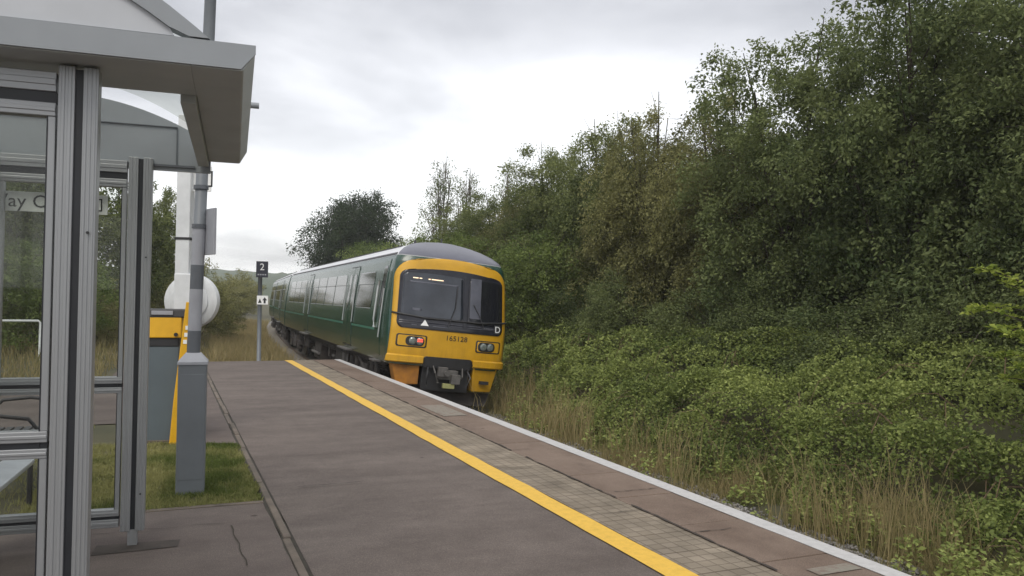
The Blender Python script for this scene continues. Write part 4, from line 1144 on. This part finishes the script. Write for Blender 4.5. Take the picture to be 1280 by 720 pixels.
def endwall(y, name):
    x0, x1 = BACK + .085, -.085
    ro = None
    for (a, b) in ((.13, .185), (.205, .25), (1.03, 1.07), (1.095, 1.14), (2.42, 2.475), (2.52, 2.60)):
        r = MB(); rail_x(r, x0, x1, y - .03, y + .03, a, b, 1); ro = r.build('rail', 'alu_rail', SH, bevel=.003)
        if a in (.205, 1.095, 2.52):
            c = {.205: .185, 1.095: 1.07, 2.52: 2.475}[a]
            MB().box((x0, y - .022, c), (x1, y + .022, a)).build('seal_strip', 'rubber', ro)
    for (a, b) in ((.25, 1.03), (1.14, 2.42)):
        for q in (x0, x1 - .028): MB().box((q, y - .026, a), (q + .028, y + .026, b)).build('window_frame', 'alu', SH, bevel=.003)
    for (a, b) in ((.25, 1.03), (1.14, 2.42)):
        MB().box((x0 + .02, y - .004, a - .01), (x1 - .02, y + .004, b + .01)).build('glass_panel', 'glass', SH)
    g_ = MB().box((x1 - .032, y - .027, .25), (x1 - .028, y + .027, 2.42)).build('seal_strip', 'rubber', ro)
endwall(0, 'far'); endwall(NY, 'near')
# back wall (along the shelter)
for (a, c) in ((.13, .25), (1.03, 1.14), (2.42, 2.60)): MB().box((BACK - .03, NY + .04, a), (BACK + .03, -.04, c)).build('back_rail', 'alu', SH, bevel=.003)
MB().box((BACK - .03, NY / 2 - .04, .10), (BACK + .03, NY / 2 + .04, 2.6)).build('post', 'alu', SH, bevel=.004)
for (a, c) in ((.25, 1.03), (1.14, 2.42)):
    for (p, q) in ((NY + .04, NY / 2 - .04), (NY / 2 + .04, -.04)):
        MB().box((BACK - .004, p, a), (BACK + .004, q, c)).build('glass_panel', 'glass', SH)
# roof: eaves boxes, gables, clear vault
FN, FF = -2.47, .10
VX0, VX1, VC = -1.38, .43, -.47
def eave(x_in, x_out, z0=2.64, z1=2.755):
    s = 1 if x_out > x_in else -1
    p = MB(); prof_ = [(x_in, z0), (x_out - s * .055, z0), (x_out - s * .045, z0 + .004), (x_out, z0 + .085), (x_out, z1 - .01), (x_out - s * .02, z1), (x_in, z1)]
    p.prism([(a, FN, c) for a, c in prof_], None, (0, FF - FN - .08, 0))
    return fix_normals(p.build('eave', 'soffit', SH, bevel=.003))
eave(.43, .68); eave(-1.38, -1.66)
nb_ = MB()
nb_.box((VX0, FN + .0, 2.640), (VX1, FN + .52, 2.70))
nb_.build('end_soffit', 'soffit', SH, bevel=.004)
fb = MB(); fb.prism([(-1.64, FN - .014, 2.645), (.625, FN - .014, 2.645), (.682, FN - .014, 2.715), (.682, FN - .014, 2.750), (-1.64, FN - .014, 2.756)], None, (0, .012, 0))
fix_normals(fb.build('fascia', 'roof_grey', SH))
NA = 26
def arch(x, z0=2.755, rise=.40, half=.97):
    t = (x - VC) / half
    return z0 + rise * (1 - t * t)
ax = np.linspace(VC - .97, VC + .97, NA)
# near gable: arch rib plus pale infill
rb = MB(); rows = []
for x in ax:
    z = arch(x); zi = max(2.757, z - .085)
    rows.append([(x, FN - .018, zi), (x, FN - .018, z), (x, FN + .05, z), (x, FN + .05, zi)])
rb.quad_grid(rows, True); fix_normals(rb.build('gable_arch', 'roof_grey', SH))
gi = MB(); gx = [x for x in ax if arch(x) - .085 > 2.757]
gi.prism([(gx[0] - .02, FN, 2.757)] + [(x, FN, arch(x) - .08) for x in gx] + [(gx[-1] + .02, FN, 2.757)], None, (0, .01, 0))
fix_normals(gi.build('gable_panel', 'gable_infill', SH))
# far gable: solid, lower chord drops to the post heads
fg = MB(); fx = np.linspace(-1.38, .44, NA)
fg.prism([(-1.38, .03, 2.56)] + [(x, .03, arch(x, 2.70, .34, 1.02)) for x in fx] + [(.44, .03, 2.56)], None, (0, .03, 0))
fo = fix_normals(fg.build('gable_panel', 'roof_grey', SH))
tr_ = MB(); tr_.box((-1.28, .018, 2.86), (.22, .032, 2.866)); tr_.box((.215, .018, 2.60), (.221, .032, 2.866)); tr_.box((-1.28, .015, 2.585), (.34, .032, 2.60)); tr_.build('gable_trim', 'dark_band', fo)
va = MB(); rows = [[(x, FN + .05, arch(x) - .006), (x, -1.3, arch(x) - .006), (x, FF - .02, arch(x) - .006)] for x in ax]
va.quad_grid(rows); vo = va.build('roof_vault', 'poly', SH, smooth=True)
so = vo.modifiers.new('solid', 'SOLIDIFY'); so.thickness = .008
mid = MB()
for yy in (-1.35,):
    rows = [[(x, yy - .02, arch(x) - .05), (x, yy - .02, arch(x) - .012), (x, yy + .02, arch(x) - .012), (x, yy + .02, arch(x) - .05)] for x in ax]
    mid.quad_grid(rows, True)
# inner gutters that carry the vault
for x, s2 in ((VC + .90, 1), (VC - .90, -1)):
    MB().box((min(x - .002, x - s2 * .07), FN + .52, 2.60), (max(x - .002, x - s2 * .07), FF - .10, 2.78)).build('gutter_beam', 'soffit', SH, bevel=.003)
fix_normals(mid.build('roof_beam', 'soffit', SH))
# perch bench along the back
bn = empty('perch_bench', (0, 0, 0), label='pale metal perch seat of angled slats inside the waiting shelter', cat='bench')
bn.location = SH.location; bn.rotation_euler = SH.rotation_euler
for (xa, xb, z) in ((-.88, -.74, .70), (-.72, -.57, .66)):
    sl_ = MB(); sl_.prism([(xa, NY + .1, z), (xb, NY + .1, z - .03), (xb, NY + .1, z - .06), (xa, NY + .1, z - .03)], None, (0, 2.06, 0))
    fix_normals(sl_.build('seat_slat', 'seat_metal', bn, bevel=.008))
for yy in (NY + .35, NY / 2, -.35):
    k_ = MB(); k_.prism([(-.88, yy, .66), (-.66, yy, .57), (-.66, yy, .54), (-.88, yy, .50)], None, (0, .04, 0)); k_.box((-.86, yy, 0), (-.82, yy + .04, .6))
    fix_normals(k_.build('leg', 'seat_metal', bn, bevel=.004))
# sign behind the far glass
sg = empty('way_out_sign', (0, 0, 0), label='long white way out sign with black lettering behind the shelter glass', cat='sign')
sg.location = SH.location; sg.rotation_euler = SH.rotation_euler
MB().box((-1.22, .062, 2.235), (-.212, .075, 2.365)).build('panel', 'sign_white', sg, bevel=.002)
MX = Matrix.Translation((-.695, .0605, 2.30)) @ Matrix.Rotation(R(90), 4, 'X')
lettering('lettering', 'Way Out', .122, 'text_black', sg, MX)
fr = MB()
for (a, c) in (((-.335, 2.335), (-.245, 2.342)), ((-.335, 2.258), (-.245, 2.265)), ((-.252, 2.265), (-.245, 2.335)), ((-.335, 2.32), (-.328, 2.335)), ((-.335, 2.265), (-.328, 2.28)), ((-.40, 2.296), (-.29, 2.304))):
    fr.box((a[0], .0575, a[1]), (c[0], .0615, c[1]))
fr.prism([(-.29, .0575, 2.282), (-.268, .0575, 2.30), (-.29, .0575, 2.318)], None, (0, .004, 0))
fr.build('exit_symbol', 'text_black', sg)
# ------------------------------------------------------------------ lamp column with square base box
lc = empty('lamp_column', (0.22, 7.48, 0), (0, 0, R(-4)), 'grey banded lamp column rising from a square tapered base box on the grass', 'lamp post')
q = MB(); q.prism([(-.115, -.115, -.05), (.115, -.115, -.05), (.115, .115, -.05), (-.115, .115, -.05)], None, (0, 0, 1.16))
q.build('base_box', 'grey_paint', lc, bevel=.012)
MB().box((-.10, -.118, .12), (.10, -.114, 1.02)).build('base_door', 'grey_paint', lc, bevel=.002)
cpx = MB(); a, c_ = .122, .06
cpx.v = [(-a, -a, 1.10), (a, -a, 1.10), (a, a, 1.10), (-a, a, 1.10), (-a, -a, 1.125), (a, -a, 1.125), (a, a, 1.125), (-a, a, 1.125), (-c_, -c_, 1.20), (c_, -c_, 1.20), (c_, c_, 1.20), (-c_, c_, 1.20)]
cpx.f = [(3, 2, 1, 0), (0, 1, 5, 4), (1, 2, 6, 5), (2, 3, 7, 6), (3, 0, 4, 7), (4, 5, 9, 8), (5, 6, 10, 9), (6, 7, 11, 10), (7, 4, 8, 11), (8, 9, 10, 11)]
cpx.build('base_cap', 'grey_light', lc, bevel=.004)
lean = .022
pp = MB(); pp.tube([(0, 0, 1.19), (lean * 3, 0, 4.0), (lean * 4.2, 0, 5.4)], [.052, .050, .045], 18)
pp.build('pole', 'grey_paint', lc, smooth=True)
for (z0, z1, m_) in ((1.20, 1.39, 'dark_band'), (1.39, 1.75, 'grey_light'), (1.75, 1.96, 'dark_band'), (1.96, 2.30, 'grey_light')):
    MB().tube([(lean * (z0 - 1.2), 0, z0), (lean * (z1 - 1.2), 0, z1)], .055, 20, cap=True).build('band', m_, lc, smooth=False)
for z in (2.28, 2.62):
    MB().tube([(lean * (z - 1.2), 0, z), (lean * (z - 1.2), 0, z + .035)], .062, 18).build('clamp', 'dark_band', lc)
MB().tube([(lean * 2.2 + .03, 0, 3.42), (.44, .1, 3.42)], [.018, .018], 8).build('bracket_arm', 'grey_light', lc, smooth=True)
MB().tube([(.40, .1, 3.42), (.50, .1, 3.42)], [.028, .028], 12).build('camera_head', 'roof_grey', lc)
hd = MB(); hd.box((-.10 + lean * 4.2, -.5, 5.38), (.10 + lean * 4.2, .12, 5.46)); hd.build('lamp_head', 'grey_light', lc, bevel=.03)
# grey plate on the column, facing along the platform edge side
gs = empty('notice_plate', (0.29, 7.50, 2.25), (0, 0, R(-70)), 'small grey plate seen nearly edge on, clamped to the lamp column', 'sign')
MB().box((-.02, -.01, -.20), (.22, .012, .20)).build('panel', 'grey_light', gs, bevel=.004)
MB().box((-.06, -.02, -.02), (.02, .02, .02)).build('bracket', 'dark_band', gs)
# ------------------------------------------------------------------ cabinet with yellow top
cb = empty('equipment_cabinet', (-.06, 10.02, 0), (0, 0, R(-9)), 'grey steel cabinet topped by a yellow and black box beside the lamp column', 'cabinet')
q = MB(); q.box((-.20, 0, 0), (.20, .40, 1.12)); q.build('cabinet_body', 'cabinet', cb, bevel=.012)
MB().box((-.23, -.03, -.01), (.23, .43, .03)).build('plinth', 'kerb', cb, bevel=.004)
q = MB(); q.prism([(-.20, -.01, 1.10), (-.20, .34, 1.10), (-.20, .30, 1.22), (-.20, -.005, 1.22)], None, (.40, 0, 0)); fix_normals(q.build('lower_box', 'black', cb, bevel=.01))
q = MB(); q.prism([(-.205, -.03, 1.20), (-.205, .32, 1.20), (-.205, .30, 1.44), (-.205, -.01, 1.44)], None, (.43, 0, 0)); fix_normals(q.build('yellow_box', 'yellow_paint', cb, bevel=.012))
q = MB(); q.prism([(-.20, -.02, 1.435), (-.20, .31, 1.435), (-.20, .31, 1.53), (-.20, .0, 1.53)], None, (.49, 0, 0)); fix_normals(q.build('lid', 'black', cb, bevel=.012))
MB().box((-.10, -.028, 1.465), (.13, -.010, 1.51)).build('label_plate', 'grey_light', cb, bevel=.003)
MB().box((-.26, .05, 1.36), (-.20, .12, 1.39)).build('side_handle', 'white_metal', cb, bevel=.006)
MB().tube([(.17, -.035, 1.24), (.17, -.06, 1.24)], .022, 10).build('lock', 'black', cb)
# yellow arm leaning on the cabinet
ya = empty('barrier_arm', (.10, 9.86, 0), (0, 0, 0), 'slim yellow bar leaning upright against the grey cabinet', 'barrier arm')
q = MB(); q.prism([(-.045, -.02, .0), (.05, -.02, .0), (.085, -.02, .5), (.18, -.02, 1.60), (.10, -.02, 1.62), (-.01, -.02, .5)], None, (0, .04, 0)); fix_normals(q.build('arm', 'yellow_paint', ya, bevel=.01))
for z in (1.14, 1.22, 1.30):
    MB().box((.085 + (z - 1.2) * .13, -.026, z), (.125 + (z - 1.2) * .13, -.018, z + .045)).build('reflector', 'sign_white', ya)
q = MB().tube([(.155, -.03, 1.42), (.17, -.03, 1.58)], .012, 6); q.build('edge_wire', 'black', ya)
# ------------------------------------------------------------------ white post with round mirror housing
wp_ = empty('white_post', (.215, 10.85, 0), (0, 0, R(-20)), 'square white steel post behind the yellow topped cabinet', 'post')
MB().box((-.115, -.10, -.05), (.155, .10, 1.96)).build('lower_section', 'white_metal', wp_, bevel=.01)
MB().box((-.115, -.085, 1.95), (.055, .085, 3.95)).build('upper_section', 'white_metal', wp_, bevel=.01)
MB().box((-.122, -.092, 2.385), (.062, .092, 2.415)).build('strap', 'black', wp_)
ps = empty('direction_sign', (.37, 10.80, 3.15), (0, 0, R(-24)), 'small white direction sign half hidden behind the lamp column', 'sign')
MB().box((-.12, -.01, -.15), (.12, .01, .17)).build('panel', 'sign_white', ps, bevel=.003)
lettering('lettering', 'to', .10, 'text_black', ps, Matrix.Translation((-.035, -.012, .07)) @ Matrix.Rotation(R(90), 4, 'X'))
lettering('lettering', 'it', .09, 'text_black', ps, Matrix.Translation((-.035, -.012, -.06)) @ Matrix.Rotation(R(90), 4, 'X'))
k_ = MB()
for (a, c) in (((.03, -.09), (.05, .11)), ((.03, .09), (.14, .11)), ((.03, -.09), (.14, -.07)), ((.12, -.09), (.14, .11))): k_.box((a[0], -.014, a[1]), (c[0], -.009, c[1]))
k_.build('symbol', 'text_black', ps)
mr = empty('platform_mirror', (.27, 10.98, 1.62), (0, 0, R(-23)), 'round white dish shaped mirror housing on the white post', 'mirror')
def lathe(name, prof_, m, parent, n=48):
    mb = MB(); rows = []
    for r_, y in prof_: rows.append([(r_ * math.cos(2 * math.pi * k / n), y, r_ * math.sin(2 * math.pi * k / n)) for k in range(n)])
    mb.quad_grid(rows, True); o = mb.build(name, m, parent, smooth=True); fix_normals(o)
    es = o.modifiers.new('edge', 'EDGE_SPLIT'); es.split_angle = R(35); return o
lathe('housing', [(.001, -.02), (.27, -.02), (.335, .01), (.35, .06), (.345, .10), (.33, .10), (.32, .06), (.001, .06)], 'white_metal', mr)
lathe('inner_ring', [(.001, -.055), (.22, -.055), (.235, -.045), (.24, -.015), (.001, -.015)], 'white_metal', mr)
MB().box((-.10, -.12, -.10), (.02, -.0, .10)).build('bracket', 'grey_light', mr)
# ------------------------------------------------------------------ car stop marker
cs = empty('car_stop_marker', (2.24, 21.9, 0), (0, 0, R(-6)), 'thin grey post with black number 2 board and white plate at the platform end', 'sign post')
MB().tube([(0, 0, -.3), (-.01, 0, 2.45)], .055, 14).build('post', 'grey_paint', cs, smooth=True)
bd = MB().box((-.115, -.085, 2.18), (.185, -.055, 2.60)).build('number_board', 'sign_navy', cs, bevel=.004)
lettering('number', '2', .25, 'text_white', bd, Matrix.Translation((.035, -.088, 2.445)) @ Matrix.Rotation(R(90), 4, 'X'))
for k in range(4): MB().box((-.075 + k * .058, -.089, 2.235), (-.035 + k * .058, -.086, 2.268)).build('small_text', 'grey_light', bd)
pl_ = MB().box((-.08, -.085, 1.47), (.20, -.06, 1.70)).build('plate', 'sign_white', cs, bevel=.003)
q = MB(); q.prism([(-.05, -.088, 1.51), (.04, -.088, 1.51), (-.005, -.088, 1.63)], None, (0, .003, 0)); q.prism([(.09, -.088, 1.50), (.14, -.088, 1.50), (.14, -.088, 1.58), (.175, -.088, 1.58), (.115, -.088, 1.66), (.055, -.088, 1.58), (.09, -.088, 1.58)], None, (0, .003, 0))
q.build('plate_symbol', 'text_black', pl_)
# ------------------------------------------------------------------ seat and hoop rail beyond the shelter
ob = empty('garden_bench', (-1.17, 8.0, 0), (0, 0, R(88)), 'dark metal bench with curved armrests seen through the shelter glass', 'bench')
for x in (-.62, .62):
    q = MB(); q.tube([(x, .30, .44), (x, .32, .60), (x, .22, .70), (x, .0, .72), (x, -.20, .69), (x, -.27, .60), (x, -.26, .44)], .016, 8); q.build('armrest', 'dark_metal', ob, smooth=True)
    q = MB(); q.tube([(x, .25, 0), (x, .25, .44)], .02, 8); q.tube([(x, -.22, 0), (x, -.22, .44)], .02, 8); q.build('leg', 'dark_metal', ob)
q = MB()
for k in range(7): q.box((-.64, -.25 + k * .075, .43), (.64, -.195 + k * .075, .45))
q.build('seat', 'dark_metal', ob)
hp = empty('hoop_rail', (-3.0, 23.2, ground_h(-3.0, 23.2)), (0, 0, R(4)), 'low white tubular rail on the grass beyond the path', 'rail')
q = MB(); q.tube([(.08, 0, -.1), (.08, 0, .98), (.04, 0, 1.03), (-.9, 0, 1.03), (-1.8, 0, 1.03), (-1.85, 0, .98), (-1.85, 0, -.1)], .03, 10); q.build('hoop', 'white_metal', hp, smooth=True)

# ------------------------------------------------------------------ thin summer haze
hz = MB().box((min(xs) - 5, min(ys) - 5, -6), (max(xs) + 5, max(ys) + 5, 45))
hm = bpy.data.materials.new('haze_air'); hm.use_nodes = True
hn = hm.node_tree.nodes; hn.clear()
ho = hn.new('ShaderNodeOutputMaterial'); hv = hn.new('ShaderNodeVolumePrincipled')
hv.inputs['Density'].default_value = 0.0006; hv.inputs['Color'].default_value = (0.93, 0.95, 0.98, 1)
hm.node_tree.links.new(hv.outputs[0], ho.inputs['Volume'])
hzo = hz.build('haze', hm); fix_normals(hzo)
tag(hzo, 'thin pale haze in the air over the whole scene', 'haze', kind='stuff')
